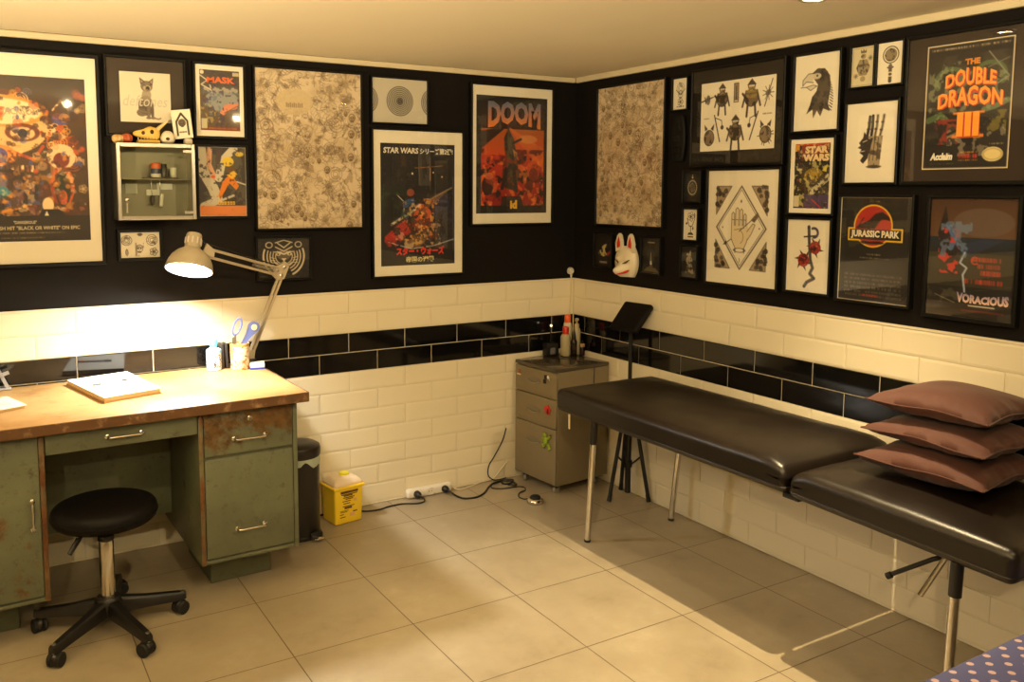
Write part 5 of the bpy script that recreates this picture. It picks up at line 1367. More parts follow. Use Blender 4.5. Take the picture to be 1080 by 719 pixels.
def grow(o, k):
    # objects on the cabinet top, scaled about their own base
    for ch in o.children:
        if ch.parent is o: ch.matrix_basis = Matrix.Scale(k, 4) @ ch.matrix_basis
for o_, k_ in ((sk, 1.25), (fg, .9), (wsk, 1.1), (pc_, 1.15)): grow(o_, k_)
fg.location.x -= .004; sk.location.x += .007; wsk.location.x += .028; pc_.location.x += .024

# ------------------------------------------------------------------ pedal bin
bn = thing('pedal_bin', 'tall black pedal bin with liner edge showing beside the desk', 'bin', (-1.775, -.20, 0))
bc = (-1.775, -.20, 0)
MB().lathe([(.100, 0), (.105, .004), (.105, .018), (.101, .022), (.103, .39), (.103, .395)], bc, 44).build('body', mat('black_bin_enamel', (22, 18, 16), .3), bn, .5)
lp = []
lin_m = MB()
vs = []; n = 60
rr = random.Random(2)
zz = [.366 - .012 * math.sin(k * .37 + 1) - .009 * math.sin(k * .93) - rr.uniform(0, .005) for k in range(n)]
for k in range(n):
    a = 2 * PI * k / n
    vs.append((bc[0] + .1045 * math.cos(a), bc[1] + .1045 * math.sin(a), .396))
for k in range(n):
    a = 2 * PI * k / n; r = .1055 + .003 * math.sin(k * 2.1)
    vs.append((bc[0] + r * math.cos(a), bc[1] + r * math.sin(a), zz[k]))
lin_m.add(vs, [(k, (k + 1) % n, n + (k + 1) % n, n + k) for k in range(n)])
lin_m.build('liner', mat('pale_liner', (176, 186, 170), .45), bn)
MB().lathe([(.106, .398), (.108, .402), (.108, .432), (.104, .444), (.085, .455), (.045, .462), (0, .464)], bc, 44).build('lid', mat('brown_black_lid', (34, 26, 22), .38), bn, .6)
MB().box((-1.748, -.345, .012), (-1.700, -.295, .024), .004, 2, M=Matrix.Translation((0, .0, .0))).build('pedal', M['chrome'], bn, .5)
MB().box((-1.755, -.310, .004), (-1.693, -.285, .040), .006, 2).build('pedal_housing', M['blackplastic'], bn, .5)

# ------------------------------------------------------------------ yellow sharps bin
sb = thing('sharps_bin', 'yellow sharps container with clear-white lid on the floor by the pedal bin', 'sharps container', (-1.520, -.120, 0), .14)
sw = INV[sb.name].inverted()
ym = mat('yellow_plastic', (240, 206, 44), .4)
def taper(p):
    k = .92 + .08 * (p[2] + .09) / .18
    return (p[0] * k, p[1] * k, p[2])
MB().rbox((.082, .070, .090), .012, 3, 4, sw @ Matrix.Translation((0, 0, .0905)), taper).build('body', ym, sb)
MB().rbox((.089, .077, .008), .006, 3, 3, sw @ Matrix.Translation((0, 0, .186))).build('rim', ym, sb)
MB().rbox((.080, .068, .024), .016, 4, 4, sw @ Matrix.Translation((0, 0, .205)), lambda p: (p[0] * (1 - .22 * max(0, p[2]) / .024), p[1] * (1 - .22 * max(0, p[2]) / .024), p[2])).build('lid', mat('milky_lid', (232, 212, 184), .35), sb)
MB().lathe([(.026, .226), (.026, .237), (.022, .240), (0, .241)], sw @ V((.018, .012, 0)), 24).build('cap', mat('lime_cap', (216, 206, 40), .4), sb)
brown = mat('label_print', (92, 58, 18), .6); pink = mat('label_pale', (226, 176, 120), .6)
lb = MB()
for z, x0, x1, h in ((.158, -.048, .050, .012), (.143, -.030, .020, .006), (.150, -.044, .046, .005), (.126, -.020, .022, .005), (.116, -.038, .010, .004), (.104, -.032, .006, .004), (.068, -.050, -.004, .003), (.062, -.050, -.010, .003), (.134, -.034, .030, .005), (.090, -.036, .030, .004), (.078, -.026, .016, .010), (.056, .022, .046, .006), (.050, -.052, -.030, .004), (.036, -.050, -.020, .004)):
    yy = -.070 * (.92 + .08 * z / .18) - .0008
    lb.box((x0, yy, z), (x1, yy + .002, z + h), M=sw)
lb.m = 1
for z, x0, x1, h in ((.110, .024, .044, .016), (.036, .004, .034, .018)):
    yy = -.070 * (.92 + .08 * z / .18) - .0008
    lb.box((x0, yy, z), (x1, yy + .002, z + h), M=sw)
lb.build('label', [brown, pink], sb, 0)

# ------------------------------------------------------------------ sockets, plugs and leads
ps = thing('power_strip', 'white three way power strip on the floor against the tiles', 'power strip', (-.98, -.022, 0))
MB().rbox((.138, .021, .026), .018, 4, 6, Matrix.Translation((-.98, -.0225, .0265))).build('body', M['white_plastic'], ps)
Rf = Matrix.Rotation(PI / 2, 4, 'X')
for x in (-1.065, -.98, -.895):
    s_ = MB().lathe([(.021, 0), (.021, .0022), (.0175, .0022), (.0165, -.001), (0, -.001)], (x, -.0433, .028), 26, M=Rf, closed=False).build('socket', M['white_plastic'], ps, .5)
    for q in (-1, 1): MB().lathe([(.0028, 0), (.0028, .001), (0, .0012)], (x + q * .008, -.0428, .028), 10, M=Rf, closed=False).build('pin_hole', M['blackplastic'], s_)
def plug(x, label, lead, lab2, r=.0042):
    p = thing('plug', label, 'plug', (x, -.055, 0), 0, 'plugs in the power strip')
    MB().lathe([(.019, .000), (.0195, .010), (.016, .026), (.009, .034)], (x, -.0468, .028), 22, M=Rf).build('body', M['blackplastic'], p)
    MB().tube([(x, -.080, .028), (x + .006, -.094, .025), (x + .012, -.102, .020)], [.007, .006, .005], 10).build('strain_relief', M['blackplastic'], p)
    tag(at_base(MB().tube(lead, r, 8).build('cable', M['blackplastic'], None)), lab2, 'cable', 'loose cables')
def smooth(pts, n=6):
    pts = [V(p) for p in pts]; out = []
    for i in range(len(pts) - 1):
        a, b, c, d = pts[max(i - 1, 0)], pts[i], pts[i + 1], pts[min(i + 2, len(pts) - 1)]
        for k in range(n):
            t = k / n
            out.append(.5 * ((2 * b) + (c - a) * t + (2 * a - 5 * b + 4 * c - d) * t * t + (3 * b - a - 3 * c + d) * t ** 3))
    out.append(pts[-1]); return out
z = .0046
plug(-1.065, 'black plug in the power strip socket nearer the desk', smooth([(-1.052, -.104, .019), (-1.06, -.125, .010), (-1.10, -.118, z), (-1.17, -.085, z), (-1.25, -.085, z), (-1.31, -.10, z), (-1.38, -.085, z), (-1.415, -.045, z), (-1.43, -.02, z), (-1.60, -.022, z), (-1.74, -.03, z)]), 'dark lead running from the power strip behind the yellow sharps bin')
plug(-.895, 'black plug in the power strip socket nearer the filing cabinet', smooth([(-.882, -.104, .019), (-.87, -.14, .010), (-.845, -.18, z), (-.78, -.195, z), (-.71, -.16, z), (-.65, -.10, z), (-.60, -.06, z), (-.565, -.05, z), (-.50, -.035, z), (-.46, -.06, z + .002), (-.50, -.10, z), (-.54, -.085, z), (-.52, -.05, z + .007), (-.475, -.10, z), (-.49, -.14, z), (-.53, -.12, z)]), 'thick black lead looped on the floor before the filing cabinet', .0055)
tag(at_base(MB().tube(smooth([(-.475, -.012, .30), (-.50, -.012, .23), (-.555, -.016, .15), (-.595, -.02, .10), (-.605, -.03, .05), (-.58, -.035, .022), (-.55, -.03, .012), (-.48, -.02, .010)]), .0035, 8).build('cable', M['blackplastic'], None)), 'dark lead rising up the tiles beside the filing cabinet', 'cable', 'loose cables')
wht = mat('white_cable', (214, 200, 168), .5)
tag(at_base(MB().tube(smooth([(-.838, -.03, .022), (-.80, -.045, z), (-.72, -.03, z), (-.66, -.018, z + .006), (-.61, -.018, z + .012), (-.56, -.018, .022), (-.50, -.012, .07), (-.47, -.012, .10)]), .0036, 8).build('cable', wht, None)), 'white lead from the power strip along the tiles to the filing cabinet', 'cable', 'loose cables')
# foot switch of the machine with its lead
fs_ = thing('foot_switch', 'round chromed foot switch on the floor before the filing cabinet', 'foot switch', (-.545, -.415, 0))
fc_ = (-.545, -.415, 0)
MB().lathe([(0, 0), (.044, 0), (.046, .004), (.046, .012), (.042, .020), (.034, .026), (.030, .027)], fc_, 32).build('base', M['chrome'], fs_, .5)
MB().lathe([(.028, .0265), (.029, .030), (.027, .036), (.020, .040), (0, .041)], fc_, 30).build('pad', M['rubber'], fs_, .6)
tag(at_base(MB().tube(smooth([(-.565, -.372, .012), (-.575, -.345, z), (-.575, -.30, z), (-.54, -.255, z), (-.49, -.235, z), (-.47, -.19, z), (-.50, -.165, z), (-.57, -.155, z), (-.63, -.115, z), (-.61, -.085, z + .013), (-.56, -.075, z + .016)]), .0032, 8).build('cable', M['blackplastic'], None)), 'thin dark lead curling from the chromed foot switch', 'cable', 'loose cables')
# round wall outlet in the corner and its white lead
wo = thing('wall_socket', 'round white cable outlet on the dark wall right in the room corner', 'outlet', (-.026, .004, 1.165))
MB().lathe([(0, 0), (.020, 0), (.021, .004), (.021, .012), (.017, .020), (0, .022)], (-.026, .0055, 1.184), 26, M=Rf, closed=False).build('body', M['white_plastic'], wo)
MB().tube([(-.026, -.010, 1.168), (-.026, -.010, 1.145)], [.007, .005], 10).build('strain_relief', M['white_plastic'], wo)
tag(at_base(MB().tube(smooth([(-.026, -.010, 1.146), (-.027, -.011, 1.05), (-.034, -.014, .97), (-.055, -.03, .90), (-.075, -.026, .83), (-.078, -.022, .78), (-.078, -.020, .712)]), .0036, 8).build('cable', wht, None)), 'white lead hanging from the corner outlet down to the filing cabinet top', 'cable', 'loose cables')

# ------------------------------------------------------------------ filing cabinet
FA = math.radians(5)
fcab = thing('filing_cabinet', 'grey three drawer rolling filing cabinet in the room corner with magnets on it', 'cabinet', (-.405, -.400, 0), -FA)
# local frame: x into the corner (depth .39), y from the near front edge towards the tiled wall (width .362)
FM = Matrix.Translation((-.405, -.400, 0)) @ Matrix.Rotation(FA, 4, 'Z')
fcab.rotation_euler = (0, 0, FA); INV[fcab.name] = FM.inverted()
gs = mat('grey_steel', (122, 110, 86), .42, var=.05, bump=.04, bscale=300)
gd = mat('grey_steel_top', (74, 66, 54), .16, var=.05)
FW, FD, FH = .358, .385, .703
def fbox(lo, hi, name, m, par=fcab, bev=.003): return MB().box(lo, hi, bev, 2, M=FM).build(name, m, par, .5)
fbox((.014, 0, .055), (FD, FW, FH - .022), 'body', gs)
fbox((.0, -.002, FH - .021), (FD + .002, FW + .002, FH), 'top', gd, bev=.005)
for z0, z1, hz in ((.535, .677, .615), (.372, .529, .450), (.060, .366, .275)):
    dr_ = fbox((0, .003, z0), (.0135, FW - .003, z1), 'drawer', gs)
    # lens-shaped pull
    hy = FW * .53
    pts = [(.058 * math.cos(a), .017 * math.sin(a) * (1 if math.sin(a) > 0 else .8)) for a in [2 * PI * k / 28 for k in range(28)]]
    m = MB(); m.prism(pts, .003, FM @ Matrix.Translation((-.0015, hy, hz)) @ Matrix.Rotation(-PI / 2, 4, 'Z')); m.build('pull_recess', mat('pull_shadow_steel', (120, 112, 96), .35, .3), dr_, .3)
    MB().tube([FM @ V((-.002 - .006 * math.cos(PI * (k / 10 - .5)), hy - .05 + .1 * k / 10, hz - .007 - .008 * math.cos(PI * (k / 10 - .5)))) for k in range(11)], .0028, 8).build('handle', M['steel'], dr_)
lk = MB(); lk.lathe([(.009, 0), (.009, .004), (.006, .006)], FM @ V((0, .052, .640)), 18, M=Matrix.Rotation(FA, 4, 'Z') @ Matrix.Rotation(-PI / 2, 4, 'Y')); lk.build('lock', M['chrome'], fcab)
for i, (x, y) in enumerate(((.045, .045), (.045, FW - .05), (FD - .05, .045), (FD - .05, FW - .05))):
    c = FM @ V((x, y, 0))
    Rw = Matrix.Rotation(FA + .4 * i, 4, 'Z') @ Matrix.Rotation(PI / 2, 4, 'X')
    w = MB(); w.lathe([(0, -.010), (.018, -.010), (.0215, -.006), (.0215, .006), (.018, .010), (0, .010)], c + V((0, 0, .0216)), 22, M=Rw, closed=False)
    wo_ = w.build('castor', mat('grey_wheel', (134, 126, 112), .5), fcab, .6)
    MB().box((-.014, -.013, .030), (.014, .013, .0545), .003, 2, M=Matrix.Translation(c) @ Matrix.Rotation(FA + .4 * i, 4, 'Z')).build('fork', M['blackmetal'], wo_, .5)
Rm = FM @ Matrix.Rotation(-PI / 2, 4, 'Z')
def fm_at(y, z, x=-.0005): return FM @ V((x, y, z))
def magnet(name, label, cat): return thing(name, label, cat, fm_at(0, 0))
mg = thing('pyramid_magnet', 'little orange and white triangular magnet on the top drawer near its wall end', 'magnet', fm_at(.318, .618), 0, 'magnets on the filing cabinet drawers')
m = MB(); m.prism([(-.014, .012), (.014, .012), (.002, .034), (-.006, .032)], -.006, Matrix.Translation(fm_at(.318, .618)) @ Matrix.Rotation(FA - PI / 2, 4, 'Z')); m.build('top_piece', mat('rust_orange', (140, 84, 40), .5), mg, 0)
m = MB(); m.prism([(-.017, .004), (.017, .004), (.015, .011), (-.015, .011)], -.007, Matrix.Translation(fm_at(.318, .618)) @ Matrix.Rotation(FA - PI / 2, 4, 'Z')); m.build('base_piece', mat('cream_piece', (226, 214, 186), .5), mg, 0)
mg = thing('square_magnet', 'pair of small black squares with white dot magnet by the top drawer lock', 'magnet', fm_at(.082, .615), 0, 'magnets on the filing cabinet drawers')
for y, z_ in ((.086, .648), (.094, .622)): MB().box((-.008, -.010, -.011), (0, .010, .011), .002, 1, M=Matrix.Translation(fm_at(y, z_)) @ Matrix.Rotation(FA, 4, 'Z')).build('black_square', M['blackplastic'], mg, .4)
MB().sphere(fm_at(.064, .650, -.006), .008, (.7, 1, 1.3)).build('white_dot', mat('white_dot', (230, 226, 214), .4), mg)
mg = thing('poppy_magnet', 'red flower shaped magnet on the middle drawer', 'magnet', fm_at(.072, .470), 0, 'magnets on the filing cabinet drawers')
m = MB(); m.prism([(.026 * (1 + .25 * math.sin(5 * a)) * math.cos(a) * .9, .024 * (1 + .22 * math.sin(5 * a + 1)) * math.sin(a)) for a in [2 * PI * k / 40 for k in range(40)]], -.006, Matrix.Translation(fm_at(.068, .468)) @ Matrix.Rotation(FA - PI / 2, 4, 'Z'))
m.build('petals', mat('poppy_red', (196, 40, 30), .5), mg, .3)
MB().rbox((.004, .005, .014), .003, 2, 2, Matrix.Translation(fm_at(.062, .462, -.008)) @ Matrix.Rotation(FA, 4, 'Z')).build('heart', mat('poppy_dark', (70, 20, 18), .6), mg)
mg = thing('frog_magnet', 'green climbing frog shaped magnet on the bottom drawer', 'magnet', fm_at(.07, .29), 0, 'magnets on the filing cabinet drawers')
gf = mat('frog_green', (138, 160, 36), .45, var=.25, vscale=90); gk = mat('frog_dark', (40, 44, 16), .5)
def fr(y, z_, x=-.0135): return fm_at(y, z_, x)
MB().sphere(fr(.070, .298), .020, (.5, .85, 1.3)).build('body', gf, mg)
MB().sphere(fr(.080, .330), .014, (.6, 1.15, .9)).build('head', gf, mg)
for y, z_ in ((.090, .339), (.071, .340)): MB().sphere(fr(y, z_, -.012), .0035).build('eye', gk, mg)
for pts in (((.078, .312), (.098, .305), (.100, .288)), ((.060, .312), (.046, .318), (.040, .332)), ((.078, .282), (.098, .272), (.088, .258)), ((.062, .282), (.045, .276), (.040, .262), (.050, .254))):
    l_ = MB().tube([fr(y, z_, -.0088) for y, z_ in pts], .0075, 8).build('leg', gf, mg)
    MB().sphere(fr(pts[-1][0], pts[-1][1], -.0068), .008, (.5, 1, .8)).build('foot', gk, l_)

# bottles on the filing cabinet
CT = FH + .0005
def bottle(name, label, x, y, prof, caps, bm_, n=26):
    o = thing(name, label, 'bottle', (x, y, CT), 0, 'bottles on the filing cabinet')
    MB().lathe(prof, (x, y, CT), n).build('body', bm_, o, .6)
    for nm, pr, mm in caps: MB().lathe(pr, (x, y, CT), n).build(nm, mm, o, .6)
    return o
wb_ = mat('milky_bottle', (172, 160, 126), .35); red = mat('red_cap', (196, 44, 26), .4); org = mat('orange_cap', (226, 92, 36), .4); bro = mat('brown_glass', (36, 22, 16), .15)
bottle('squeeze_bottle', 'milky squeeze bottle with a red cap, front one on the filing cabinet', -.128, -.100, [(0, 0), (.027, 0), (.029, .004), (.029, .108), (.024, .122), (.017, .128)], [('cap', [(.0185, .126), (.019, .13), (.019, .166), (.017, .170)], red)], wb_)
bottle('squeeze_bottle', 'taller white bottle with an orange cap behind the red capped one', -.085, -.060, [(0, 0), (.024, 0), (.026, .004), (.026, .150), (.023, .178), (.0185, .186)], [('cap', [(.0185, .184), (.0195, .188), (.0185, .226), (.016, .230)], org)], mat('white_bottle', (206, 196, 170), .4))
bottle('dropper_bottle', 'dark brown bottle with a pointed nozzle between the white bottles', -.088, -.128, [(0, 0), (.017, 0), (.0185, .003), (.0185, .082), (.013, .094), (.010, .10)], [('nozzle', [(.0105, .098), (.012, .104), (.010, .118), (.004, .150), (.002, .166)], M['blackplastic'])], bro)
pb = bottle('pump_bottle', 'white pump bottle on the filing cabinet nearest the right wall', -.040, -.090, [(0, 0), (.021, 0), (.023, .004), (.023, .130), (.019, .150), (.012, .158)], [('collar', [(.0135, .156), (.014, .160), (.014, .176), (.009, .180)], wb_), ('pump_head', [(.005, .176), (.005, .196), (.011, .198), (.011, .208), (.004, .212)], wb_)], wb_)
MB().tube([(-.040, -.090, CT + .202), (-.055, -.102, CT + .201), (-.066, -.110, CT + .196)], [.005, .004, .003], 8).build('spout', wb_, pb)
sj = bottle('ink_bottle', 'tiny dark bottle with a pale lid band at the cabinet edge', -.035, -.140, [(0, 0), (.014, 0), (.0155, .002), (.0155, .042), (.012, .05)], [('lid', [(.0135, .049), (.0145, .052), (.0145, .064), (.010, .068)], mat('pale_lid', (186, 150, 110), .4)), ('tip', [(.006, .067), (.007, .07), (.005, .084), (.001, .088)], M['blackplastic'])], bro)
pu = thing('power_supply', 'small black box with a lit pale lamp behind the bottles', 'power supply', (-.20, -.065, CT))
MB().box((-.245, -.085, CT), (-.165, -.035, CT + .075), .004, 2).build('case', M['blackplastic'], pu, .5)
MB().box((-.225, -.089, CT + .012), (-.19, -.0852, CT + .05), .002, 1).build('dial_plate', mat('grey_plate', (96, 96, 100), .5), pu, .5)
MB().tube([(-.205, -.06, CT + .074), (-.205, -.06, CT + .172)], .003, 8).build('stalk', M['blackplastic'], pu)
MB().sphere((-.205, -.064, CT + .176), .007).build('pilot_light', emitter('pilot_glow', (1, .86, .5), 2.2), pu)
tag(at_base(MB().tube(smooth([(-.165, -.075, CT + .008), (-.175, -.16, CT + .004), (-.17, -.24, CT + .004), (-.165, -.32, CT + .005), (-.155, -.376, CT + .004), (-.15, -.392, CT + .003), (-.149, -.3975, CT - .02), (-.148, -.396, CT - .09), (-.147, -.396, CT - .20)]), .0026, 8).build('cable', M['blackplastic'], None)), 'thin dark lead crossing the filing cabinet top and hanging down its side', 'cable', 'loose cables')

# ------------------------------------------------------------------ arm rest on a tripod
tp = thing('arm_rest_stand', 'black tilted padded arm rest on a tripod behind the treatment bed', 'arm rest', (-.065, -.60, 0))
PX, PY = -.068, -.600
PM = Matrix.Translation((-.086, -.622, .990)) @ Matrix.Rotation(math.radians(6), 4, 'Z') @ Matrix.Rotation(math.radians(-47), 4, 'Y')
MB().rbox((.092, .098, .017), .015, 4, 6, PM).build('pad', vinyl, tp)
MB().box((-.06, -.06, -.026), (.06, .06, -.0165), .004, 2, M=PM).build('pad_plate', M['blackmetal'], tp, .5)
MB().tube([PM @ V((0, 0, -.02)), (PX, PY, .93)], .010, 10).build('tilt_joint', M['blackmetal'], tp)
MB().tube([(PX, PY, .42), (PX, PY, .945)], .0105, 14).build('pole', M['blackmetal'], tp)
MB().tube([(PX, PY, .03), (PX, PY, .56)], .0155, 14).build('pole_sleeve', M['blackmetal'], tp)
MB().lathe([(.024, .50), (.026, .505), (.026, .56), (.018, .57)], (PX, PY, 0), 18).build('collar', M['blackplastic'], tp)
MB().lathe([(.020, .17), (.022, .175), (.022, .205), (.018, .21)], (PX, PY, 0), 18).build('collar', M['blackplastic'], tp)
for x, y in ((-.195, -.600), (-.020, -.715), (-.022, -.490)):
    f_ = V((x, y, .012)); h_ = V((PX, PY, .53)); d_ = (f_ - h_).normalized()
    s0 = h_ + V((d_.x, d_.y, 0)).normalized() * .022
    lg = MB().tube([s0, f_], .0105, 12).build('leg', M['blackmetal'], tp)
    MB().tube([f_ - d_ * .03, f_ + d_ * .008], [.011, .012], 12).build('foot', M['rubber'], lg)
    md = s0.lerp(f_, .55)
    MB().tube([V((PX, PY, .19)) + V((d_.x, d_.y, 0)).normalized() * .020, md], .005, 8).build('brace', M['blackmetal'], tp)
    MB().sphere(md, .010).build('brace_joint', M['steel'], tp)
# ------------------------------------------------------------------ treatment bed
bed = thing('treatment_bed', 'long black vinyl treatment bed on chrome legs along the tiled wall', 'treatment bed', (-.34, -1.8, 0))
bv = mat('bed_vinyl', (22, 15, 10), .36, bump=.10, bscale=240, var=.12, vscale=7, rvar=.08)
nt = bv.node_tree; bs = nt.nodes['Principled BSDF']
XB0, XB1 = -.655, -.035
def wrinkle(x, y, s=1.0):
    return .0016 * s * (math.sin(23 * x + 9 * y) + .7 * math.sin(31 * y - 14 * x + 1.3) + .5 * math.sin(57 * x + 40 * y))
# long cushion: y -.735 .. -2.112, a crown towards the joint
def c1(p):
    x, y, z = p
    if z > 0:
        f = max(0, 1 - (x / .31) ** 4) * max(0, 1 - (y / .69) ** 6)
        z += .016 * f + wrinkle(x, y) * f
        g = max(0, (-y - .40) / .29)              # rises, then rolls over at the joint
        z += .014 * g * (1 - g) * 4 * .6 * (1 if g < 1 else 0) * max(0, 1 - (x / .31) ** 6)
        if y < -.62: z -= .030 * ((-y - .62) / .07) ** 2
    return (x, y, z)
MB().rbox((.31, .6885, .054), .026, 5, 26, Matrix.Translation((-.345, -1.4235, .643)), c1).build('long_cushion', bv, bed, 1.0)
def c2(p):
    x, y, z = p
    if z > 0:
        f = max(0, 1 - (x / .31) ** 4) * max(0, 1 - (y / .40) ** 4)
        z += .014 * f + wrinkle(x, y + 3) * f
        if y > .31: z -= .024 * ((y - .31) / .07) ** 2
    return (x, y, z)
M2 = Matrix.Translation((-.345, -2.117, .582)) @ Matrix.Rotation(math.radians(1.6), 4, 'X') @ Matrix.Translation((0, -.392, .053))
MB().rbox((.31, .386, .052), .030, 5, 18, M2, c2).build('short_cushion', bv, bed, 1.0)
# seams along the sides
for cx, cy, hy, zz, MM in ((-.345, -1.4235, .6885, .612, None), (-.345, 0, .386, 0, M2)):
    loop = []
    hx = .3105; r = .026
    for a0, (sx, sy) in ((0, (1, 1)), (PI / 2, (-1, 1)), (PI, (-1, -1)), (3 * PI / 2, (1, -1))):
        for k in range(5):
            a = a0 + PI / 2 * k / 4
            loop.append((sx * (hx - r) + r * math.cos(a), sy * (hy - r) + r * math.sin(a)))
    loop.append(loop[0])
    if MM is None: P = [V((cx + x, cy + y, zz)) for x, y in loop]
    else: P = [MM @ V((x, y, -.026)) for x, y in loop]
    MB().tube(P, .0022, 6, False).build('seam', bv, bed)
MB().box((XB0 + .13, -2.095, .570), (XB1 - .02, -.90, .5885), .004, 2).build('frame', M['blackmetal'], bed, .5)
MB().box((-.22, -.33, -.073), (.31 - .02, .365, -.0525), .004, 2, M=M2 @ Matrix.Translation((.01, 0, 0))).build('frame', M['blackmetal'], bed, .5)
for x in (-.625, -.065):
    MB().box(((-.605 if x < -.3 else x) - .018, -2.150, .567), ((-.605 if x < -.3 else x) + .018, -2.080, .589), .003, 2).build('hinge', M['blackmetal'], bed, .5)
    for y0, ytop in ((-.967, -1.005), (-2.712, -2.725)):
        xx = x if y0 > -2 else (-.632 if x < -.3 else x)
        a, b_ = V((xx, ytop, .590)), V((xx if x < -.3 else -.095, y0, .004))
        if y0 < -2: a.z = .574
        d_ = (b_ - a).normalized()
        lg = MB().tube([a + d_ * .09, b_], .0145, 18).build('leg', M['chrome'], bed)
        MB().tube([a, a + d_ * .107], .0185, 18).build('leg_sleeve', M['blackplastic'], lg)
        MB().tube([b_ - d_ * .008, b_ + d_ * .002], [.0155, .0155], 18).build('foot_cap', M['blackplastic'], lg)
MB().box((-.650, -.850, .520), (-.647, -.838, .592), .0005).build('strap_end', mat('cream_strap', (206, 190, 150), .6), bed, 0)
# height lever and folded prop under the short half
MB().tube([(-.50, -2.66, .548), (-.55, -2.60, .515), (-.60, -2.49, .432)], .0075, 10).build('lever', M['blackmetal'], bed)
MB().tube([(-.60, -2.498, .437), (-.603, -2.485, .427)], [.0105, .0105], 12).build('lever_tip', M['rubber'], bed)
MB().tube([(-.58, -2.66, .552), (-.60, -2.598, .410)], .0085, 10).build('prop', M['chrome'], bed)

# ------------------------------------------------------------------ brown cushions
satin = mat('brown_satin', (70, 37, 27), .72, spec=.3, sheen=.1, bump=.08, bscale=400, var=.06, vscale=6)
def pillow(label, L, cx, cy, cz, rz, H, seed, kb, tilt=(0, 0)):
    rng = random.Random(seed); ph = [rng.uniform(0, 6.3) for _ in range(8)]
    Mp = Matrix.Translation((cx, cy, cz)) @ Matrix.Rotation(rz, 4, 'Z') @ Matrix.Rotation(tilt[0], 4, 'X') @ Matrix.Rotation(tilt[1], 4, 'Y')
    o = thing('cushion', label, 'cushion', (cx, cy, cz - H * .9), 0, 'brown cushions stacked on the bed')
    n = 36
    m = MB(); vs = {}; V_ = []
    def edge(u, v):
        # sides bow inward a little, corners stay pointed
        return u * L * (1 - .085 * (1 - v * v)), v * L * (1 - .085 * (1 - u * u))
    def pt(i, j, s):
        u, v = -1 + 2 * i / n, -1 + 2 * j / n
        rim = i in (0, n) or j in (0, n)
        key = (i, j, 0 if rim else s)
        if key in vs: return vs[key]
        a = (1 - abs(u) ** 2.6); b = (1 - abs(v) ** 2.6)
        h = H * (max(a, 0) * max(b, 0)) ** .55
        x, y = edge(u, v)
        d = min(1 - abs(u), 1 - abs(v))
        puck = math.exp(-(d / .16) ** 2) * (1 - math.exp(-(d / .03) ** 2))
        tt = math.atan2(v, u)
        h += .0045 * puck * math.sin(11 * tt + ph[0]) + .0022 * puck * math.sin(27 * tt + ph[1])
        h += .004 * math.sin(4 * u + ph[2]) * math.sin(3 * v + ph[3]) * a * b
        z = s * h
        if rim: z = .004 * math.sin(5 * tt + ph[4])
        if s < 0: z = max(z, -H * kb)
        vs[key] = len(V_); V_.append(Mp @ V((x, y, z)))
        return vs[key]
    F = []
    for i in range(n):
        for j in range(n):
            F.append((pt(i, j, 1), pt(i + 1, j, 1), pt(i + 1, j + 1, 1), pt(i, j + 1, 1)))
            F.append((pt(i, j, -1), pt(i, j + 1, -1), pt(i + 1, j + 1, -1), pt(i + 1, j, -1)))
    m.add(V_, F); m.build('cover', satin, o, 1.2)
    loop = []
    for i in range(n): loop.append((i, 0))
    for j in range(n): loop.append((n, j))
    for i in range(n, 0, -1): loop.append((i, n))
    for j in range(n, 0, -1): loop.append((0, j))
    loop.append((0, 0))
    MB().tube([V_[vs[(i, j, 0)]] for i, j in loop], .0028, 6, False).build('piping', satin, o)
    return o
pillow('brown satin cushion at the bottom of the stack, lying on the black bed', .217, -.272, -2.480, .752, .03, .060, 1, .85)
pillow('brown satin cushion in the middle of the stack of three', .213, -.246, -2.480, .846, -.02, .052, 2, .50)
pillow('brown satin cushion on top of the stack of three', .205, -.220, -2.455, .938, .05, .060, 3, .5, (0, .015))

# ------------------------------------------------------------------ polka dot bench at the picture foot
bench = thing('bench', 'blue seat with pink polka dots at the bottom corner near the bed leg', 'bench', (-1.0, -3.25, 0))
pk = mat('polka_cloth', (66, 72, 128), .75, bump=.1, bscale=500)
nt = pk.node_tree; bs = nt.nodes['Principled BSDF']
tc = nt.nodes.new('ShaderNodeTexCoord').outputs['Object']
def dotmask(ox, oy):
    mp = nt.nodes.new('ShaderNodeMapping'); mp.inputs['Location'].default_value = (ox, oy, 0); mp.inputs['Scale'].default_value = (1 / .0725, 1 / .053, 1)
    nt.links.new(tc, mp.inputs['Vector'])
    fr_ = nt.nodes.new('ShaderNodeVectorMath'); fr_.operation = 'FRACTION'; nt.links.new(mp.outputs[0], fr_.inputs[0])
    sb_ = nt.nodes.new('ShaderNodeVectorMath'); sb_.operation = 'SUBTRACT'; sb_.inputs[1].default_value = (.5, .5, 0); nt.links.new(fr_.outputs[0], sb_.inputs[0])
    ml = nt.nodes.new('ShaderNodeVectorMath'); ml.operation = 'MULTIPLY'; ml.inputs[1].default_value = (.0725, .053, 0); nt.links.new(sb_.outputs[0], ml.inputs[0])
    ln = nt.nodes.new('ShaderNodeVectorMath'); ln.operation = 'LENGTH'; nt.links.new(ml.outputs[0], ln.inputs[0])
    lt = nt.nodes.new('ShaderNodeMath'); lt.operation = 'LESS_THAN'; lt.inputs[1].default_value = .0088; nt.links.new(ln.outputs['Value'], lt.inputs[0])
    return lt.outputs[0]
mxm = nt.nodes.new('ShaderNodeMath'); mxm.operation = 'MAXIMUM'
nt.links.new(dotmask(.3, .1), mxm.inputs[0]); nt.links.new(dotmask(.8, .6), mxm.inputs[1])
nt.links.new(mixn(nt, mxm.outputs[0], lin((86, 90, 142)), lin((206, 178, 182))), bs.inputs['Base Color'])
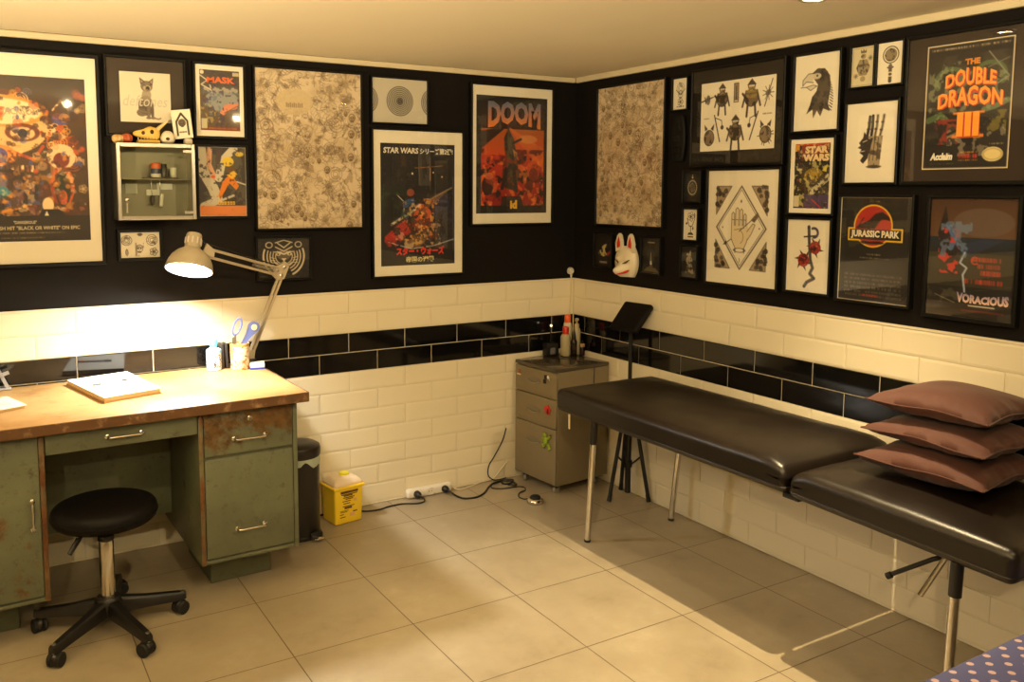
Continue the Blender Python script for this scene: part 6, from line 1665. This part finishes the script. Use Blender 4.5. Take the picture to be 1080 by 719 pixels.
def seatf(p): return (p[0], p[1], p[2] + (.010 * max(0, 1 - (p[0] / .7) ** 4) * max(0, 1 - (p[1] / .3) ** 4) if p[2] > 0 else 0))
MB().rbox((.70, .30, .050), .016, 4, 10, Matrix.Translation((-1.0, -3.268, .448)), seatf).build('seat', pk, bench, 1.0)
MB().box((-1.66, -3.54, .36), (-.34, -3.0, .3975), .004).build('frame', M['blackmetal'], bench, .5)
for x in (-1.60, -.40):
    for y in (-3.50, -3.04): MB().tube([(x, y, .36), (x, y, 0)], .018, 14).build('leg', M['blackmetal'], bench)

# ------------------------------------------------------------------ fox mask and black relief on the wall
fx = thing('fox_mask', 'white fox mask with red ears and mouth hanging on the black wall', 'mask', (.004, -.482, 1.185), -PI / 2)
FX = INV[fx.name].inverted()
wm = mat('mask_white', (226, 214, 186), .4); rm = mat('mask_red', (196, 44, 34), .45); dm = mat('mask_gold_black', (74, 56, 24), .45)
# local: x right as seen, -y out of the wall, z up; face outline half widths by height
HT = .165
def halfw(z):
    t = z / HT
    return .090 * (1 - abs(2 * t - 1.05) ** 2.6 * .42) * (1 if t > .0 else 1)
nu, nv = 22, 26
vs = []; fs = []
for j in range(nv + 1):
    t = j / nv; z = .006 + HT * t
    w = .088 * math.sin(PI * (.16 + .70 * t)) ** .55
    for i in range(nu + 1):
        u = -1 + 2 * i / nu
        dome = math.sqrt(max(0, 1 - u * u)) ** .8
        snout = .062 * math.exp(-(u / .34) ** 2) * math.exp(-((t - .20) / .20) ** 2)
        brow = .008 * math.exp(-((abs(u) - .45) / .22) ** 2) * math.exp(-((t - .60) / .10) ** 2)
        eye = -.008 * math.exp(-((abs(u) - .42) / .18) ** 2) * math.exp(-((t - .46) / .07) ** 2)
        vs.append(FX @ V((w * u, -.004 - .044 * dome * math.sin(PI * min(.93, .12 + .8 * t)) ** .6 - snout - brow - eye, z)))
for j in range(nv):
    for i in range(nu):
        a = j * (nu + 1) + i; fs.append((a, a + 1, a + nu + 2, a + nu + 1))
bnd = [i for i in range(nu + 1)] + [(j + 1) * (nu + 1) + nu for j in range(nv)] + [nv * (nu + 1) + i for i in range(nu - 1, -1, -1)] + [j * (nu + 1) for j in range(nv - 1, 0, -1)]
b0 = len(vs); vs += [FX @ V((( FX.inverted() @ vs[k]).x, 0.0, (FX.inverted() @ vs[k]).z)) for k in bnd]
nb = len(bnd)
for k in range(nb): fs.append((bnd[k], b0 + k, b0 + (k + 1) % nb, bnd[(k + 1) % nb]))
fs.append(tuple(b0 + k for k in range(nb)))
MB().add(vs, fs).build('face', wm, fx, 1.3)
def fpt(u, t):
    w = .088 * math.sin(PI * (.16 + .70 * t)) ** .55
    dome = math.sqrt(max(0, 1 - u * u)) ** .8
    y = -.004 - .044 * dome * math.sin(PI * min(.93, .12 + .8 * t)) ** .6 - .062 * math.exp(-(u / .34) ** 2) * math.exp(-((t - .20) / .20) ** 2) - .008 * math.exp(-((abs(u) - .45) / .22) ** 2) * math.exp(-((t - .60) / .10) ** 2) + .008 * math.exp(-((abs(u) - .42) / .18) ** 2) * math.exp(-((t - .46) / .07) ** 2)
    return FX @ V((w * u, y - .001, .006 + HT * t))
for q in (-1, 1):
    m = MB(); m.prism([(q * .020, .150), (q * .070, .138), (q * .074, .185), (q * .060, .226), (q * .046, .240), (q * .032, .228), (q * .022, .190)], .016, FX @ Matrix.Translation((0, -.030, 0)))
    ear = m.build('ear', wm, fx, .5)
    m = MB(); m.prism([(q * .034, .168), (q * .058, .160), (q * .058, .190), (q * .047, .222), (q * .036, .195)], .004, FX @ Matrix.Translation((0, -.0325, 0))); m.build('ear_inside', rm, ear, .3)
    MB().tube([fpt(q * (.20 + .50 * k / 6), .44 + .14 * (k / 6) ** 1.1) for k in range(7)], [.002, .0045, .0055, .005, .004, .003, .001], 8).build('eye', dm, fx)
    MB().tube([fpt(q * (.05 + .62 * k / 8), .10 + .14 * (k / 8) ** 1.5) for k in range(9)], [.0025, .003, .004, .005, .006, .007, .007, .006, .002], 8).build('lip', rm, fx)
rl = thing('wall_ornament', 'dark elongated ornament, barely visible on the black wall under the winged emblem card', 'ornament', (.004, -.862, 1.795), -PI / 2)
RW = INV[rl.name].inverted()
MB().rbox((.048, .012, .115), .010, 3, 8, RW @ Matrix.Translation((0, -.012, .117)), lambda p: (p[0] * (1 - .35 * abs(p[2] / .115) ** 2), p[1] * (1.4 - .5 * abs(p[0] / .048)), p[2])).build('body', mat('black_carving', (9, 8, 7), .6, spec=.2), rl)
for z in (.06, .117, .175): MB().rbox((.022, .006, .016), .005, 3, 3, RW @ Matrix.Translation((0, -.028, z))).build('boss', mat('black_carving', (10, 8, 8), .6, spec=.2), rl)

# ------------------------------------------------------------------ ceiling spot lamps, light and camera
def ceiling_lamp(x, y, label):
    o = thing('ceiling_lamp', label, 'ceiling lamp', (x, y, CEIL), 0, 'recessed ceiling spots')
    MB().lathe([(.052, 0), (.052, -.006), (.044, -.010), (.036, -.008), (.034, 0)], (x, y, CEIL), 32, closed=False).build('ring', M['steel'], o, .5)
    MB().lathe([(0, -.0045), (.030, -.0045), (.034, -.001)], (x, y, CEIL), 28, closed=False).build('bulb', emitter('halogen_glow', LAMP_RGB, LAMP_GLOW), o)
    return o
for k, (x, y, pw, ang, aim) in enumerate(LAMPS):
    ceiling_lamp(x, y, ('recessed ceiling spot over the treatment bed', 'recessed ceiling spot over the polka dot bench', 'recessed ceiling spot over the open floor', 'recessed ceiling spot behind the viewer')[k % 4])
    l = bpy.data.lights.new('lamp_light', 'SPOT'); l.energy = pw; l.color = LAMP_RGB; l.spot_size = math.radians(ang); l.spot_blend = 1.0; l.shadow_soft_size = LAMP_R
    lo = bpy.data.objects.new('lamp_light', l); COL.objects.link(lo); lo.location = (x, y, CEIL - .03)
    if aim: lo.rotation_euler = (V(aim) - lo.location).to_track_quat('-Z', 'Y').to_euler()

# added uplighter, unseen left of the camera's view, there to brighten the ceiling
ul = thing('added_uplighter', 'standing uplighter added out of view to brighten the ceiling', 'added fill lamp', (-3.75, -2.1, 0))
MB().lathe([(0, 0), (.14, 0), (.145, .006), (.14, .018), (.02, .03), (0, .03)], (-3.75, -2.1, 0), 32, closed=False).build('base', M['blackmetal'], ul, .5)
MB().tube([(-3.75, -2.1, .03), (-3.75, -2.1, 1.12)], .012, 14).build('pole', M['blackmetal'], ul)
MB().lathe([(.02, 1.10), (.09, 1.13), (.15, 1.18), (.148, 1.182), (.088, 1.134), (.0, 1.106)], (-3.75, -2.1, 0), 32, closed=False).build('lamp_shade', M['steel'], ul)
MB().sphere((-3.75, -2.1, 1.155), .03).build('bulb', emitter('added_uplighter_glow', LAMP_RGB, 20), ul)
l = bpy.data.lights.new('lamp_light', 'SPOT'); l.energy = ADDED_UPLIGHT; l.color = LAMP_RGB; l.spot_size = math.radians(172); l.spot_blend = .3; l.shadow_soft_size = .03
lo = bpy.data.objects.new('lamp_light', l); COL.objects.link(lo); lo.location = (-3.75, -2.1, 1.20); lo.rotation_euler = (PI, 0, 0)

w = bpy.data.worlds.new('room_world'); S.world = w; w.use_nodes = True
w.node_tree.nodes['Background'].inputs[0].default_value = (.02, .015, .01, 1)

cam = bpy.data.cameras.new('camera'); cam.sensor_width = 36; cam.sensor_fit = 'HORIZONTAL'
cam.lens = 916.6946 / 1080 * 36
cam.shift_x = 34.728 / 1080; cam.shift_y = -64.96 / 1080
cam.clip_start = .02
co = bpy.data.objects.new('camera', cam); COL.objects.link(co)
az, el, ro = .536, -.1016, .0032
f = V((math.sin(az) * math.cos(el), math.cos(az) * math.cos(el), math.sin(el)))
r0 = V((math.cos(az), -math.sin(az), 0)); u0 = r0.cross(f)
r_ = math.cos(ro) * r0 + math.sin(ro) * u0; u_ = -math.sin(ro) * r0 + math.cos(ro) * u0
Mc = Matrix((r_, u_, -f)).transposed().to_4x4(); Mc.translation = V((-3.0973, -4.1172, 1.6521))
co.matrix_world = Mc
S.camera = co

S.view_settings.view_transform = 'Standard'; S.view_settings.look = 'None'; S.view_settings.gamma = 1.0
S.view_settings.exposure = EXPOSURE; S.view_settings.use_curve_mapping = False
S.cycles.use_denoising = True
S.cycles.max_bounces = 10; S.cycles.diffuse_bounces = 5; S.cycles.glossy_bounces = 5; S.cycles.transparent_max_bounces = 16; S.cycles.transmission_bounces = 4
S.cycles.sample_clamp_indirect = 4.0; S.cycles.caustics_reflective = False; S.cycles.caustics_refractive = False
